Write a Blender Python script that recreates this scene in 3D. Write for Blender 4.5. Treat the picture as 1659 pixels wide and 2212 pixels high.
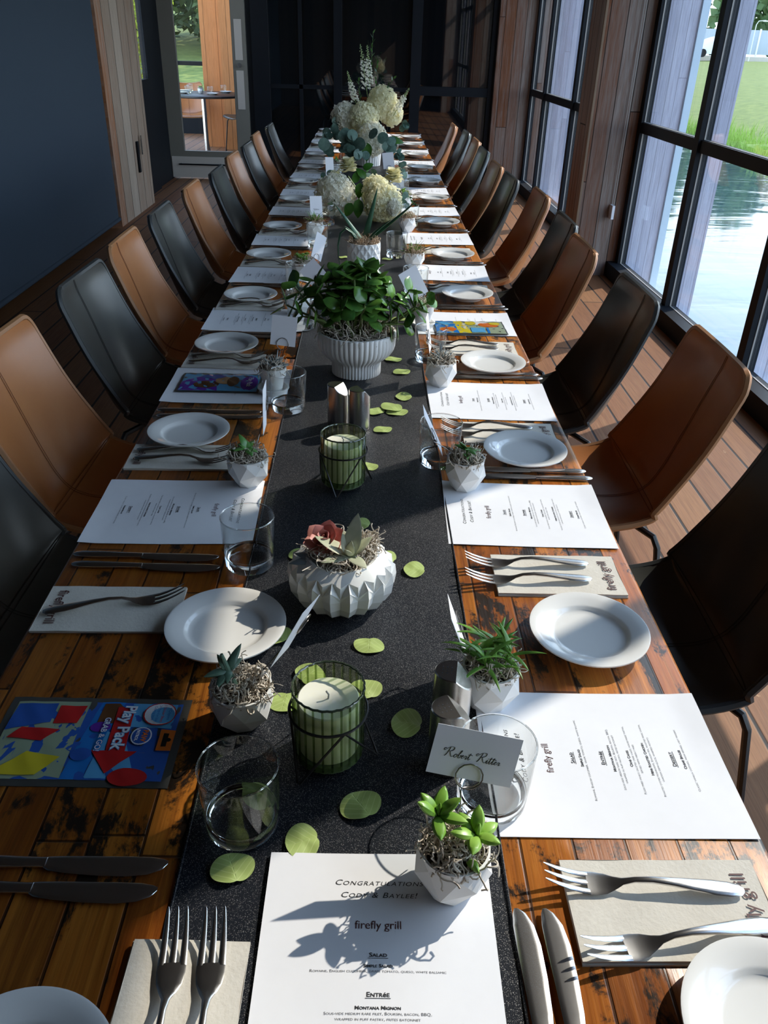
import bpy, math, random
from mathutils import Vector, Matrix
from math import sin, cos, pi, radians, floor

for o in list(bpy.data.objects): bpy.data.objects.remove(o)
S = bpy.context.scene
COL = S.collection
TT = 0.76                                    # table top height

# ------------------------------------------------------------ camera
CH = 1.4745
PITCH, ROLL, YAW, FPX = 0.53035, 0.031988, 0.0281755, 1747.4
_f = Vector((sin(YAW)*cos(PITCH), cos(YAW)*cos(PITCH), -sin(PITCH)))
_r = _f.cross(Vector((0, 0, 1))).normalized(); _u = _r.cross(_f)
CR = cos(ROLL)*_r + sin(ROLL)*_u; CU = -sin(ROLL)*_r + cos(ROLL)*_u
cam = bpy.data.objects.new('camera', bpy.data.cameras.new('camera')); COL.objects.link(cam)
cam.matrix_world = Matrix(((CR.x, CU.x, -_f.x, 0), (CR.y, CU.y, -_f.y, 0), (CR.z, CU.z, -_f.z, CH), (0, 0, 0, 1)))
cam.data.sensor_fit = 'HORIZONTAL'; cam.data.sensor_width = 36; cam.data.lens = FPX/1659*36
cam.data.clip_start = 0.02; cam.data.clip_end = 500
S.camera = cam

def ray(px, py): return _f + CR*((px-829.5)/FPX) - CU*((py-1106)/FPX)
def on(px, py, z=TT):                        # pixel -> point on a level plane
    d = ray(px, py); t = (z-CH)/d.z; return Vector((d.x*t, d.y*t, z))
def at(px, py, Y):                           # pixel -> point at distance Y down the room
    d = ray(px, py); t = Y/d.y; return Vector((d.x*t, Y, CH+d.z*t))

# ------------------------------------------------------------ light
SUN_EL = radians(38)
SUN_H = Vector((0.823, 0.568))
sdir = Vector((SUN_H.x*cos(SUN_EL), SUN_H.y*cos(SUN_EL), sin(SUN_EL)))   # towards the sun
sun = bpy.data.objects.new('sun', bpy.data.lights.new('sun', 'SUN')); COL.objects.link(sun)
sun.data.energy = 4.8; sun.data.angle = radians(0.55); sun.data.color = (1.0, 0.91, 0.80)
sun.rotation_euler = sdir.to_track_quat('Z', 'Y').to_euler()
W = bpy.data.worlds.new('sky'); S.world = W; W.use_nodes = True
nt = W.node_tree; nt.nodes.clear()
out = nt.nodes.new('ShaderNodeOutputWorld'); bg = nt.nodes.new('ShaderNodeBackground')
tc = nt.nodes.new('ShaderNodeTexCoord'); sx = nt.nodes.new('ShaderNodeSeparateXYZ'); cr = nt.nodes.new('ShaderNodeValToRGB')
nt.links.new(tc.outputs['Generated'], sx.inputs[0]); nt.links.new(sx.outputs['Z'], cr.inputs[0])
nt.links.new(cr.outputs[0], bg.inputs[0]); nt.links.new(bg.outputs[0], out.inputs[0])
cr.color_ramp.elements[0].position = 0.0; cr.color_ramp.elements[0].color = (0.80, 0.88, 0.97, 1)
cr.color_ramp.elements[1].position = 0.9; cr.color_ramp.elements[1].color = (0.34, 0.55, 0.95, 1)
e = cr.color_ramp.elements.new(0.25); e.color = (0.62, 0.78, 0.98, 1)
bg.inputs[1].default_value = 3.9
S.view_settings.view_transform = 'Standard'; S.view_settings.look = 'None'
S.view_settings.exposure = 0.10; S.view_settings.gamma = 1.0; S.view_settings.use_curve_mapping = False
S.cycles.max_bounces = 10; S.cycles.diffuse_bounces = 4; S.cycles.glossy_bounces = 4
S.cycles.transmission_bounces = 8; S.cycles.transparent_max_bounces = 16
S.cycles.sample_clamp_indirect = 6.0; S.cycles.use_denoising = True

# ------------------------------------------------------------ mesh helpers
class MB:
    def __init__(s): s.v = []; s.f = []; s.m = []
    def add(s, vs, fs, mi=0):
        b = len(s.v); s.v += [tuple(p) for p in vs]
        for q in fs: s.f.append([b+i for i in q]); s.m.append(mi)
    def box(s, x0, x1, y0, y1, z0, z1, mi=0, tf=None):
        vs = [(x, y, z) for z in (z0, z1) for y in (y0, y1) for x in (x0, x1)]
        if tf: vs = [tf(*p) for p in vs]
        s.add(vs, [(0, 2, 3, 1), (4, 5, 7, 6), (0, 1, 5, 4), (2, 6, 7, 3), (0, 4, 6, 2), (1, 3, 7, 5)], mi)
    def lathe(s, prof, n=32, c=(0, 0, 0), fn=None, mi=0, cap0=False, cap1=False):
        vs = []
        for i, (r, z) in enumerate(prof):
            for k in range(n):
                t = 2*pi*k/n; rr = r if fn is None else fn(r, z, t, i)
                zz = z
                if isinstance(rr, tuple): rr, zz = rr
                vs.append((c[0]+rr*cos(t), c[1]+rr*sin(t), c[2]+zz))
        fs = []
        for i in range(len(prof)-1):
            for k in range(n):
                a = i*n+k; b = i*n+(k+1) % n; fs.append((a, b, b+n, a+n))
        if cap0: fs.append(tuple(range(n-1, -1, -1)))
        if cap1: fs.append(tuple(range((len(prof)-1)*n, len(prof)*n)))
        s.add(vs, fs, mi)
    def tube(s, pts, r, n=8, mi=0, caps=True, closed=False, flat=1.0):
        pts = [Vector(p) for p in pts]; N = len(pts)
        if N < 2: return
        rs = r if isinstance(r, (list, tuple)) else [r]*N
        vs = []; prev = None
        for i, p in enumerate(pts):
            if closed: d = pts[(i+1) % N]-pts[i-1]
            else: d = pts[min(i+1, N-1)]-pts[max(i-1, 0)]
            if d.length < 1e-9: d = Vector((0, 0, 1))
            d.normalize()
            if prev is None:
                a = Vector((0, 0, 1)) if abs(d.z) < 0.9 else Vector((1, 0, 0))
                u = d.cross(a).normalized()
            else:
                u = prev-d*prev.dot(d)
                u = u.normalized() if u.length > 1e-6 else d.orthogonal().normalized()
            prev = u; w = d.cross(u)
            for k in range(n):
                t = 2*pi*k/n; vs.append(p+u*(cos(t)*rs[i])+w*(sin(t)*rs[i]*flat))
        fs = []
        for i in range(N if closed else N-1):
            for k in range(n):
                a = i*n+k; b = i*n+(k+1) % n; j = ((i+1) % N)*n
                fs.append((a, b, j+(k+1) % n, j+k))
        if caps and not closed: fs += [tuple(range(n-1, -1, -1)), tuple(range((N-1)*n, N*n))]
        s.add(vs, fs, mi)
    def grid(s, fn, nu, nv, mi=0):
        vs = [fn(i/nu, j/nv) for j in range(nv+1) for i in range(nu+1)]
        s.add(vs, [(j*(nu+1)+i, j*(nu+1)+i+1, (j+1)*(nu+1)+i+1, (j+1)*(nu+1)+i) for j in range(nv) for i in range(nu)], mi)
    def strip(s, st, n=8, mi=0, p=2.6):
        # st: list of (centre Vector, half width, half thickness) swept along local y
        vs = []
        for c, w, h in st:
            for k in range(n):
                t = 2*pi*k/n; ct, sn = cos(t), sin(t)
                vs.append((c[0]+w*math.copysign(abs(ct)**(2/p), ct), c[1], c[2]+h*math.copysign(abs(sn)**(2/p), sn)))
        N = len(st); fs = [(i*n+k, i*n+(k+1) % n, (i+1)*n+(k+1) % n, (i+1)*n+k) for i in range(N-1) for k in range(n)]
        fs += [tuple(range(n-1, -1, -1)), tuple(range((N-1)*n, N*n))]
        s.add(vs, fs, mi)
    def leaf(s, base, d, up, L, Wd, T, bend=0.0, nseg=7, n=6, mi=0, tip=0.6, fold=0.0):
        # thick or thin leaf: elliptical cross sections swept along a bending spine
        d = Vector(d).normalized(); up = Vector(up); up = (up-d*up.dot(d)).normalized(); sd = d.cross(up)
        vs = []; base = Vector(base)
        for i in range(nseg+1):
            t = i/nseg; a = bend*t
            p = base+d*(L*(t*cos(a*0.5)))+up*(-L*t*sin(a*0.5))
            nrm = up*cos(a)+d*sin(a)
            w = Wd*max(0.03, (sin(pi*min(1, t**tip*0.985+0.012)))**0.75)
            th = T*max(0.05, (1-(2*t-1)**2*0.85))
            for k in range(n):
                q = 2*pi*k/n
                vs.append(p+sd*(cos(q)*w)+nrm*(sin(q)*th+fold*abs(cos(q))*w))
        fs = [(i*n+k, i*n+(k+1) % n, (i+1)*n+(k+1) % n, (i+1)*n+k) for i in range(nseg) for k in range(n)]
        fs += [tuple(range(n-1, -1, -1)), tuple(range(nseg*n, nseg*n+n))]
        s.add(vs, fs, mi)
    def build(s, name, mats, parent=None, smooth=True, ang=40, loc=(0, 0, 0), rz=0):
        me = bpy.data.meshes.new(name); me.from_pydata(s.v, [], s.f)
        mats = mats if isinstance(mats, (list, tuple)) else [mats]
        for m in mats: me.materials.append(m)
        if len(mats) > 1: me.polygons.foreach_set('material_index', s.m)
        me.validate(); me.update()
        if smooth:
            me.polygons.foreach_set('use_smooth', [True]*len(me.polygons)); me.set_sharp_from_angle(angle=radians(ang))
        o = bpy.data.objects.new(name, me); COL.objects.link(o)
        o.location = loc; o.rotation_euler = (0, 0, rz)
        if parent: o.parent = parent
        return o

def tag(o, label=None, cat=None, group=None, kind=None):
    if label: o['label'] = label
    if cat: o['category'] = cat
    if group: o['group'] = group
    if kind: o['kind'] = kind
    return o
def thing(name, label, cat, loc=(0, 0, 0), rz=0, group=None):
    o = bpy.data.objects.new(name, None); COL.objects.link(o); o.location = loc; o.rotation_euler = (0, 0, rz)
    o.empty_display_size = 0.02
    return tag(o, label, cat, group)
def copy_tree(o, parent=None):
    c = o.copy(); COL.objects.link(c); c.parent = parent
    for ch in [x for x in bpy.data.objects if x.parent == o]: copy_tree(ch, c)
    return c
KIDS = {}
def dup(o, loc, rz, label, group=None):
    kids = KIDS.get(o.name)
    if kids is None:
        kids = KIDS[o.name] = [(c, list(c.children)) for c in o.children]
    r = o.copy(); COL.objects.link(r); r.location = loc; r.rotation_euler = (o.rotation_euler[0], o.rotation_euler[1], rz); r['label'] = label
    if group: r['group'] = group
    for c, g in kids:
        cc = c.copy(); COL.objects.link(cc); cc.parent = r
        for x in g:
            xx = x.copy(); COL.objects.link(xx); xx.parent = cc
    return r
def struct(o): o['kind'] = 'structure'; return o

# ------------------------------------------------------------ materials
def mat(name, col=(0.8, 0.8, 0.8), rough=0.5, metal=0.0, **kw):
    m = bpy.data.materials.new(name); m.use_nodes = True
    b = m.node_tree.nodes['Principled BSDF']
    b.inputs['Base Color'].default_value = (*col, 1); b.inputs['Roughness'].default_value = rough; b.inputs['Metallic'].default_value = metal
    for k, v in kw.items(): b.inputs[k.replace('_', ' ')].default_value = v
    return m
def N(m, t, **kw):
    n = m.node_tree.nodes.new(t)
    for k, v in kw.items(): setattr(n, k, v)
    return n
def lk(m, a, b): m.node_tree.links.new(a, b)
def math_(m, op, a, b=None, c=None):
    n = N(m, 'ShaderNodeMath', operation=op)
    for i, x in enumerate((a, b, c)):
        if x is None: continue
        if isinstance(x, (int, float)): n.inputs[i].default_value = x
        else: lk(m, x, n.inputs[i])
    return n.outputs[0]
def coords(m, scale=(1, 1, 1), rnd=False):
    tcn = N(m, 'ShaderNodeTexCoord'); mp = N(m, 'ShaderNodeMapping'); mp.inputs['Scale'].default_value = scale
    lk(m, tcn.outputs['Object'], mp.inputs[0])
    if rnd:
        oi = N(m, 'ShaderNodeObjectInfo'); ml = math_(m, 'MULTIPLY', oi.outputs['Random'], 37.0)
        lk(m, ml, mp.inputs['Location'])
    return mp.outputs[0]
def noise(m, vec, scale=5, detail=4, rough=0.6, dist=0.0):
    n = N(m, 'ShaderNodeTexNoise'); n.inputs['Scale'].default_value = scale; n.inputs['Detail'].default_value = detail
    n.inputs['Roughness'].default_value = rough; n.inputs['Distortion'].default_value = dist
    lk(m, vec, n.inputs['Vector']); return n.outputs['Fac']
def ramp(m, fac, stops, interp='LINEAR'):
    n = N(m, 'ShaderNodeValToRGB'); r = n.color_ramp; r.interpolation = interp
    r.elements[0].position = stops[0][0]; r.elements[0].color = (*stops[0][1], 1)
    r.elements[1].position = stops[-1][0]; r.elements[1].color = (*stops[-1][1], 1)
    for p, c in stops[1:-1]: r.elements.new(p).color = (*c, 1)
    lk(m, fac, n.inputs[0]); return n.outputs[0]
def mixc(m, fac, a, b, mode='MIX'):
    n = N(m, 'ShaderNodeMix', data_type='RGBA', blend_type=mode)
    for i, x in ((0, fac), (6, a), (7, b)):
        if isinstance(x, (int, float)): n.inputs[i].default_value = x
        elif isinstance(x, tuple): n.inputs[i].default_value = (*x, 1)
        else: lk(m, x, n.inputs[i])
    return n.outputs[2]
def bump(m, h, strength=0.3, dist=0.002):
    n = N(m, 'ShaderNodeBump'); n.inputs['Strength'].default_value = strength; n.inputs['Distance'].default_value = dist
    lk(m, h, n.inputs['Height']); lk(m, n.outputs[0], m.node_tree.nodes['Principled BSDF'].inputs['Normal'])
def bsdf(m): return m.node_tree.nodes['Principled BSDF']
def noisy(name, c1, c2, scale=8, rough=0.5, bs=0.0, bscale=60, **kw):
    m = mat(name, c1, rough, **kw); v = coords(m)
    lk(m, mixc(m, noise(m, v, scale), c1, c2), bsdf(m).inputs['Base Color'])
    if bs: bump(m, noise(m, v, bscale, 6), bs, 0.001)
    return m

def planks(name, stops, wid, length, across=0, along=1, rough=0.4, rvar=0.15, groove=0.03, gstr=0.5, grain=1.0, char=None, coat=0.0, sat=0.35, seed=0.0, spec=0.5, bump_s=0.4):
    m = mat(name, (0.3, 0.15, 0.05), rough); v = coords(m)
    sp = N(m, 'ShaderNodeSeparateXYZ'); lk(m, v, sp.inputs[0])
    A = math_(m, 'DIVIDE', math_(m, 'ADD', sp.outputs[across], 20.0+seed), wid); B = sp.outputs[along]
    row = math_(m, 'FLOOR', A); fr = math_(m, 'FRACT', A)
    wn = N(m, 'ShaderNodeTexWhiteNoise', noise_dimensions='1D'); lk(m, row, wn.inputs['W'])
    Bs = math_(m, 'DIVIDE', math_(m, 'ADD', B, math_(m, 'MULTIPLY', wn.outputs[0], length*7)), length)
    colm = math_(m, 'FLOOR', Bs); fb = math_(m, 'FRACT', Bs)
    cb = N(m, 'ShaderNodeCombineXYZ'); lk(m, row, cb.inputs[0]); lk(m, colm, cb.inputs[1])
    w2 = N(m, 'ShaderNodeTexWhiteNoise', noise_dimensions='2D'); lk(m, cb.outputs[0], w2.inputs['Vector'])
    rnd = w2.outputs[0]
    # grain: noise stretched along the board, shifted per board
    gv = N(m, 'ShaderNodeCombineXYZ')
    lk(m, math_(m, 'MULTIPLY', A, wid*38), gv.inputs[0]); lk(m, math_(m, 'MULTIPLY', B, 1.6), gv.inputs[1]); lk(m, math_(m, 'MULTIPLY', rnd, 50), gv.inputs[2])
    g1 = noise(m, gv.outputs[0], 1.6, 8, 0.68, 0.6)
    gf = N(m, 'ShaderNodeCombineXYZ')
    lk(m, math_(m, 'MULTIPLY', A, wid*260), gf.inputs[0]); lk(m, math_(m, 'MULTIPLY', B, 6), gf.inputs[1]); lk(m, math_(m, 'MULTIPLY', rnd, 50), gf.inputs[2])
    g2 = noise(m, gf.outputs[0], 1.0, 4, 0.6)
    t = math_(m, 'ADD', math_(m, 'MULTIPLY', rnd, 0.62), math_(m, 'MULTIPLY', g1, sat*grain))
    c = ramp(m, t, stops)
    c = mixc(m, 0.55, c, ramp(m, g2, [(0.3, (0.42, 0.40, 0.38)), (0.6, (1.0, 1.0, 1.0))]), 'MULTIPLY')
    if char:
        pv = N(m, 'ShaderNodeCombineXYZ')
        lk(m, math_(m, 'MULTIPLY', A, wid*14), pv.inputs[0]); lk(m, math_(m, 'MULTIPLY', B, 7), pv.inputs[1]); lk(m, math_(m, 'MULTIPLY', row, 3.1), pv.inputs[2])
        pn = noise(m, pv.outputs[0], 1.0, 9, 0.72, 0.3)
        c = mixc(m, ramp(m, pn, [(char[0], (0, 0, 0)), (char[0]+0.05, (1, 1, 1))]), c, char[1])
    ea = math_(m, 'MINIMUM', fr, math_(m, 'SUBTRACT', 1.0, fr))
    eb = math_(m, 'MULTIPLY', math_(m, 'MINIMUM', fb, math_(m, 'SUBTRACT', 1.0, fb)), length/wid)
    edge = math_(m, 'MINIMUM', ea, eb)
    em = ramp(m, edge, [(groove*0.5, (0, 0, 0)), (groove, (1, 1, 1))])
    c = mixc(m, em, mixc(m, gstr, c, (0.008, 0.005, 0.004)), c)
    lk(m, c, bsdf(m).inputs['Base Color'])
    h = math_(m, 'ADD', math_(m, 'MULTIPLY', g2, 0.25), math_(m, 'ADD', math_(m, 'MULTIPLY', g1, 0.35), em))
    bump(m, h, bump_s, 0.002)
    lk(m, math_(m, 'ADD', rough-rvar/2, math_(m, 'MULTIPLY', g1, rvar)), bsdf(m).inputs['Roughness'])
    bsdf(m).inputs['Coat Weight'].default_value = coat; bsdf(m).inputs['Coat Roughness'].default_value = 0.15
    bsdf(m).inputs['Specular IOR Level'].default_value = spec
    return m

def thin_glass(name, tint=(1, 1, 1), ior=1.5, rough=0.0, base=0.0):
    m = bpy.data.materials.new(name); m.use_nodes = True; t = m.node_tree; t.nodes.clear()
    o = t.nodes.new('ShaderNodeOutputMaterial'); mx = t.nodes.new('ShaderNodeMixShader'); tr = t.nodes.new('ShaderNodeBsdfTransparent')
    gl = t.nodes.new('ShaderNodeBsdfGlossy'); fr = t.nodes.new('ShaderNodeFresnel'); ad = t.nodes.new('ShaderNodeMath')
    ad.operation = 'MULTIPLY_ADD'; ad.inputs[1].default_value = 1.0; ad.inputs[2].default_value = base
    geo = t.nodes.new('ShaderNodeNewGeometry')
    io = t.nodes.new('ShaderNodeMath'); io.operation = 'MULTIPLY_ADD'; io.inputs[1].default_value = 1/ior-ior; io.inputs[2].default_value = ior
    t.links.new(geo.outputs['Backfacing'], io.inputs[0]); t.links.new(io.outputs[0], fr.inputs[0])
    gl.inputs['Roughness'].default_value = rough; tr.inputs[0].default_value = (*tint, 1)
    cl = t.nodes.new('ShaderNodeMath'); cl.operation = 'MINIMUM'; cl.inputs[1].default_value = 0.55
    t.links.new(fr.outputs[0], ad.inputs[0]); t.links.new(ad.outputs[0], cl.inputs[0]); t.links.new(cl.outputs[0], mx.inputs[0])
    t.links.new(tr.outputs[0], mx.inputs[1]); t.links.new(gl.outputs[0], mx.inputs[2]); t.links.new(mx.outputs[0], o.inputs[0])
    return m

O1 = [(0.05, (0.045, 0.016, 0.005)), (0.22, (0.17, 0.046, 0.007)), (0.42, (0.38, 0.105, 0.012)), (0.6, (0.52, 0.185, 0.026)), (0.78, (0.22, 0.058, 0.009)), (1.0, (0.42, 0.13, 0.016))]
M_table = planks('reclaimed_table_wood', O1, 0.055, 0.42, 0, 1, rough=0.32, rvar=0.2, groove=0.035, gstr=0.8, char=(0.52, (0.022, 0.014, 0.009)), coat=0.08, sat=0.75, spec=0.35, bump_s=0.5)
D1 = [(0.0, (0.15, 0.052, 0.019)), (0.3, (0.25, 0.100, 0.038)), (0.55, (0.31, 0.140, 0.055)), (0.8, (0.22, 0.085, 0.033)), (1.0, (0.36, 0.18, 0.08))]
M_deck = planks('deck_boards', D1, 0.14, 2.6, 0, 1, rough=0.6, rvar=0.1, groove=0.05, gstr=0.97, char=(0.66, (0.50, 0.29, 0.14)), sat=0.5, spec=0.35)
B1 = [(0.05, (0.06, 0.026, 0.016)), (0.25, (0.21, 0.080, 0.035)), (0.42, (0.27, 0.20, 0.17)), (0.55, (0.19, 0.075, 0.036)), (0.72, (0.34, 0.29, 0.26)), (0.9, (0.14, 0.045, 0.03)), (1.0, (0.26, 0.12, 0.055))]
M_barnY = planks('barn_boards', B1, 0.15, 7, 1, 2, rough=0.7, groove=0.035, gstr=0.95, sat=0.5, seed=0.07, spec=0.2)
M_barnX = planks('barn_boards_end', B1, 0.115, 7, 0, 2, rough=0.7, groove=0.03, gstr=0.95, sat=0.5, seed=0.11, spec=0.2)
B2 = [(0.05, (0.30, 0.11, 0.04)), (0.3, (0.44, 0.36, 0.29)), (0.5, (0.54, 0.45, 0.37)), (0.66, (0.40, 0.16, 0.06)), (0.8, (0.48, 0.41, 0.36)), (1.0, (0.62, 0.50, 0.40))]
M_barnL = planks('pale_barn_boards', B2, 0.235, 7, 1, 2, rough=0.7, groove=0.03, gstr=0.97, sat=0.45, seed=0.02, spec=0.2)
E1 = [(0.0, (0.34, 0.33, 0.40)), (0.5, (0.48, 0.48, 0.58)), (1.0, (0.60, 0.60, 0.70))]
M_ext = planks('glare_paled_weathered_boards', E1, 0.06, 4, 0, 2, rough=0.8, groove=0.06, gstr=0.3, sat=0.5)  # weathered boards; lavender shade and window glare are mixed into their colour
M_exttrim = noisy('pale_blue_metal_trim', (0.50, 0.62, 0.72), (0.58, 0.70, 0.78), 3, 0.5)
M_black = noisy('black_frame_metal', (0.005, 0.007, 0.011), (0.008, 0.011, 0.016), 6, 0.55); bsdf(M_black).inputs['Specular IOR Level'].default_value = 0.2
M_gasket = mat('pale_gasket', (0.40, 0.38, 0.35), 0.6)
M_darkwall = noisy('dark_plaster', (0.010, 0.012, 0.017), (0.014, 0.016, 0.022), 3, 0.6)
M_ceil = planks('ceiling_boards', [(0, (0.06, 0.045, 0.038)), (0.5, (0.11, 0.08, 0.062)), (1, (0.16, 0.115, 0.09))], 0.14, 3, 0, 1, rough=0.8, sat=0.4, spec=0.2)
M_shade = noisy('navy_shade_cloth', (0.030, 0.050, 0.078), (0.040, 0.062, 0.090), 180, 0.85, 0.3, 400)
M_win = thin_glass('window_glass', (0.97, 0.985, 0.98), 1.5)
M_darkglass = mat('dark_reflecting_glass', (0.004, 0.006, 0.008), 0.02); bsdf(M_darkglass).inputs['IOR'].default_value = 1.9
M_doorgrey = noisy('bronze_door_metal', (0.20, 0.195, 0.17), (0.23, 0.225, 0.20), 4, 0.5)
M_plateg = mat('satin_plate_metal', (0.60, 0.57, 0.53), 0.4)
M_steel = mat('polished_steel', (0.72, 0.71, 0.70), 0.24, 1.0)
M_brushed = mat('brushed_steel', (0.58, 0.56, 0.53), 0.26, 1.0)
_v = coords(M_brushed, (1, 1, 0.02)); bump(M_brushed, noise(M_brushed, _v, 900, 2), 0.05, 0.0003)
M_plate = mat('glazed_porcelain', (0.80, 0.79, 0.76), 0.12, Coat_Weight=0.4)
M_paper = noisy('menu_paper', (0.80, 0.80, 0.83), (0.86, 0.86, 0.88), 30, 0.65, 0.12, 60)
bsdf(M_paper).inputs['Specular IOR Level'].default_value = 0.3
M_card = mat('card_stock', (0.80, 0.80, 0.84), 0.6)
M_ink = mat('black_ink', (0.03, 0.03, 0.035), 0.6)
M_inkg = mat('grey_ink', (0.16, 0.16, 0.17), 0.6)
M_maroon = mat('maroon_ink', (0.075, 0.018, 0.018), 0.6)
M_linen = noisy('napkin_paper', (0.60, 0.56, 0.49), (0.70, 0.66, 0.58), 90, 0.9, 0.5, 220)
M_pot = noisy('matte_white_ceramic', (0.78, 0.77, 0.75), (0.82, 0.81, 0.79), 20, 0.45)
M_potg = mat('gloss_white_ceramic', (0.80, 0.79, 0.75), 0.2, Coat_Weight=0.3)
M_soil = noisy('potting_soil', (0.015, 0.010, 0.007), (0.05, 0.035, 0.025), 200, 0.95, 0.6, 300)
def mossmat(n, a, b):
    m = mat(n, a, 0.85); v = coords(m); lk(m, mixc(m, noise(m, v, 120, 2), a, b), bsdf(m).inputs['Base Color']); return m
M_moss = mossmat('spanish_moss', (0.40, 0.34, 0.27), (0.74, 0.66, 0.55))
M_mossb = mossmat('tan_moss', (0.38, 0.26, 0.16), (0.62, 0.47, 0.33))
def leafmat(n, a, b, rough=0.35, trans=0.12, sc=25):
    m = mat(n, a, rough); v = coords(m, rnd=True)
    lk(m, mixc(m, ramp(m, noise(m, v, sc, 3), [(0.35, (0, 0, 0)), (0.65, (1, 1, 1))]), a, b), bsdf(m).inputs['Base Color'])
    bsdf(m).inputs['Subsurface Weight'].default_value = 0.0
    return m
G_jade = leafmat('jade_leaf', (0.048, 0.145, 0.03), (0.12, 0.26, 0.045), 0.22)
G_lime = leafmat('lime_succulent', (0.13, 0.30, 0.03), (0.27, 0.46, 0.07), 0.35)
G_blue = leafmat('blue_green_succulent', (0.09, 0.17, 0.12), (0.17, 0.27, 0.19), 0.4)
G_grass = leafmat('slender_green_leaf', (0.11, 0.29, 0.04), (0.27, 0.48, 0.08), 0.35)
G_mid = leafmat('green_succulent', (0.06, 0.19, 0.04), (0.13, 0.30, 0.07), 0.35)
G_pale = leafmat('pale_succulent', (0.42, 0.46, 0.30), (0.60, 0.58, 0.42), 0.45)
G_fuzzy = leafmat('fuzzy_leaf', (0.26, 0.36, 0.18), (0.40, 0.50, 0.30), 0.8)
G_grey = leafmat('grey_succulent', (0.16, 0.20, 0.20), (0.30, 0.33, 0.33), 0.45)
G_pink = leafmat('pink_succulent', (0.55, 0.20, 0.17), (0.70, 0.36, 0.30), 0.45)
G_aloe = leafmat('aloe_leaf', (0.025, 0.085, 0.045), (0.05, 0.14, 0.07), 0.35)
G_euc = leafmat('eucalyptus_leaf', (0.06, 0.13, 0.10), (0.15, 0.25, 0.20), 0.5)
G_dark = leafmat('dark_green_leaf', (0.02, 0.08, 0.015), (0.06, 0.18, 0.025), 0.4)
G_bright = leafmat('bright_green_leaf', (0.07, 0.24, 0.02), (0.12, 0.34, 0.03), 0.4)
G_stem = mat('pale_green_stem', (0.24, 0.34, 0.12), 0.5)
G_bl = leafmat('mid_green_leaf', (0.03, 0.12, 0.015), (0.08, 0.22, 0.025), 0.35)
def petalmat(n, a, b_):
    m = bpy.data.materials.new(n); m.use_nodes = True; t = m.node_tree; t.nodes.clear(); o = t.nodes.new('ShaderNodeOutputMaterial'); mx = t.nodes.new('ShaderNodeMixShader')
    d = t.nodes.new('ShaderNodeBsdfDiffuse'); tr = t.nodes.new('ShaderNodeBsdfTranslucent'); c = mixc(m, noise(m, coords(m), 60), a, b_)
    t.links.new(c, d.inputs[0]); t.links.new(c, tr.inputs[0]); mx.inputs[0].default_value = 0.42; t.links.new(d.outputs[0], mx.inputs[1]); t.links.new(tr.outputs[0], mx.inputs[2]); t.links.new(mx.outputs[0], o.inputs[0]); return m
F_cream = petalmat('cream_petal', (0.90, 0.86, 0.58), (0.92, 0.90, 0.74)); F_white = petalmat('white_petal', (0.88, 0.86, 0.72), (0.92, 0.91, 0.84))
F_bud = mat('pale_green_bud', (0.50, 0.60, 0.28), 0.5)
# loose leaf: green with a feathered vein pattern
M_leaf = mat('loose_leaf', (0.30, 0.42, 0.10), 0.5)
_v = coords(M_leaf); _sp = N(M_leaf, 'ShaderNodeSeparateXYZ'); lk(M_leaf, _v, _sp.inputs[0])
_ax = math_(M_leaf, 'ABSOLUTE', _sp.outputs[0])
_vein = math_(M_leaf, 'FRACT', math_(M_leaf, 'MULTIPLY', math_(M_leaf, 'SUBTRACT', _sp.outputs[1], math_(M_leaf, 'MULTIPLY', _ax, 0.9)), 125.0))
_vm = math_(M_leaf, 'MINIMUM', _vein, math_(M_leaf, 'MULTIPLY', _ax, 900.0))
lk(M_leaf, mixc(M_leaf, ramp(M_leaf, _vm, [(0.02, (0, 0, 0)), (0.2, (1, 1, 1))]), (0.48, 0.56, 0.22), (0.35, 0.44, 0.13)), bsdf(M_leaf).inputs['Base Color'])
bump(M_leaf, _vm, 0.5, 0.0008)
# runner: black woven cloth with fine metallic glitter
M_run = mat('black_glitter_cloth', (0.006, 0.007, 0.010), 0.42); bsdf(M_run).inputs['Specular IOR Level'].default_value = 0.28
_v = coords(M_run); _n = noise(M_run, _v, 1100, 2, 0.5); _n2 = N(M_run, 'ShaderNodeTexVoronoi'); _n2.inputs['Scale'].default_value = 1900; lk(M_run, _v, _n2.inputs['Vector'])
_sx = N(M_run, 'ShaderNodeSeparateColor'); lk(M_run, _n2.outputs['Color'], _sx.inputs[0])
_g = ramp(M_run, _sx.outputs[0], [(0.91, (0, 0, 0)), (0.93, (1, 1, 1))])
lk(M_run, mixc(M_run, _g, (0.005, 0.007, 0.012), (0.34, 0.33, 0.32)), bsdf(M_run).inputs['Base Color'])
lk(M_run, math_(M_run, 'MULTIPLY', _g, 0.9), bsdf(M_run).inputs['Metallic'])
bump(M_run, math_(M_run, 'ADD', _n, math_(M_run, 'MULTIPLY', _sx.outputs[1], 1.2)), 0.45, 0.0006)
def leather(n, a, b, r):
    m = noisy(n, a, b, 9, r, 0.10, 160); bsdf(m).inputs['Coat Weight'].default_value = 0.25; bsdf(m).inputs['Coat Roughness'].default_value = 0.25; return m
M_tan = leather('tan_leather', (0.41, 0.145, 0.042), (0.54, 0.21, 0.066), 0.34)
M_blk = leather('black_leather', (0.038, 0.039, 0.034), (0.074, 0.076, 0.067), 0.31)
M_tanedge = mat('tan_edge', (0.42, 0.20, 0.085), 0.5); M_blkedge = mat('black_edge', (0.05, 0.055, 0.055), 0.4)
M_leg = mat('black_powder_steel', (0.012, 0.012, 0.013), 0.4)
M_tumbler = thin_glass('tumbler_glass', (0.985, 0.995, 0.99), 1.5)
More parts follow.
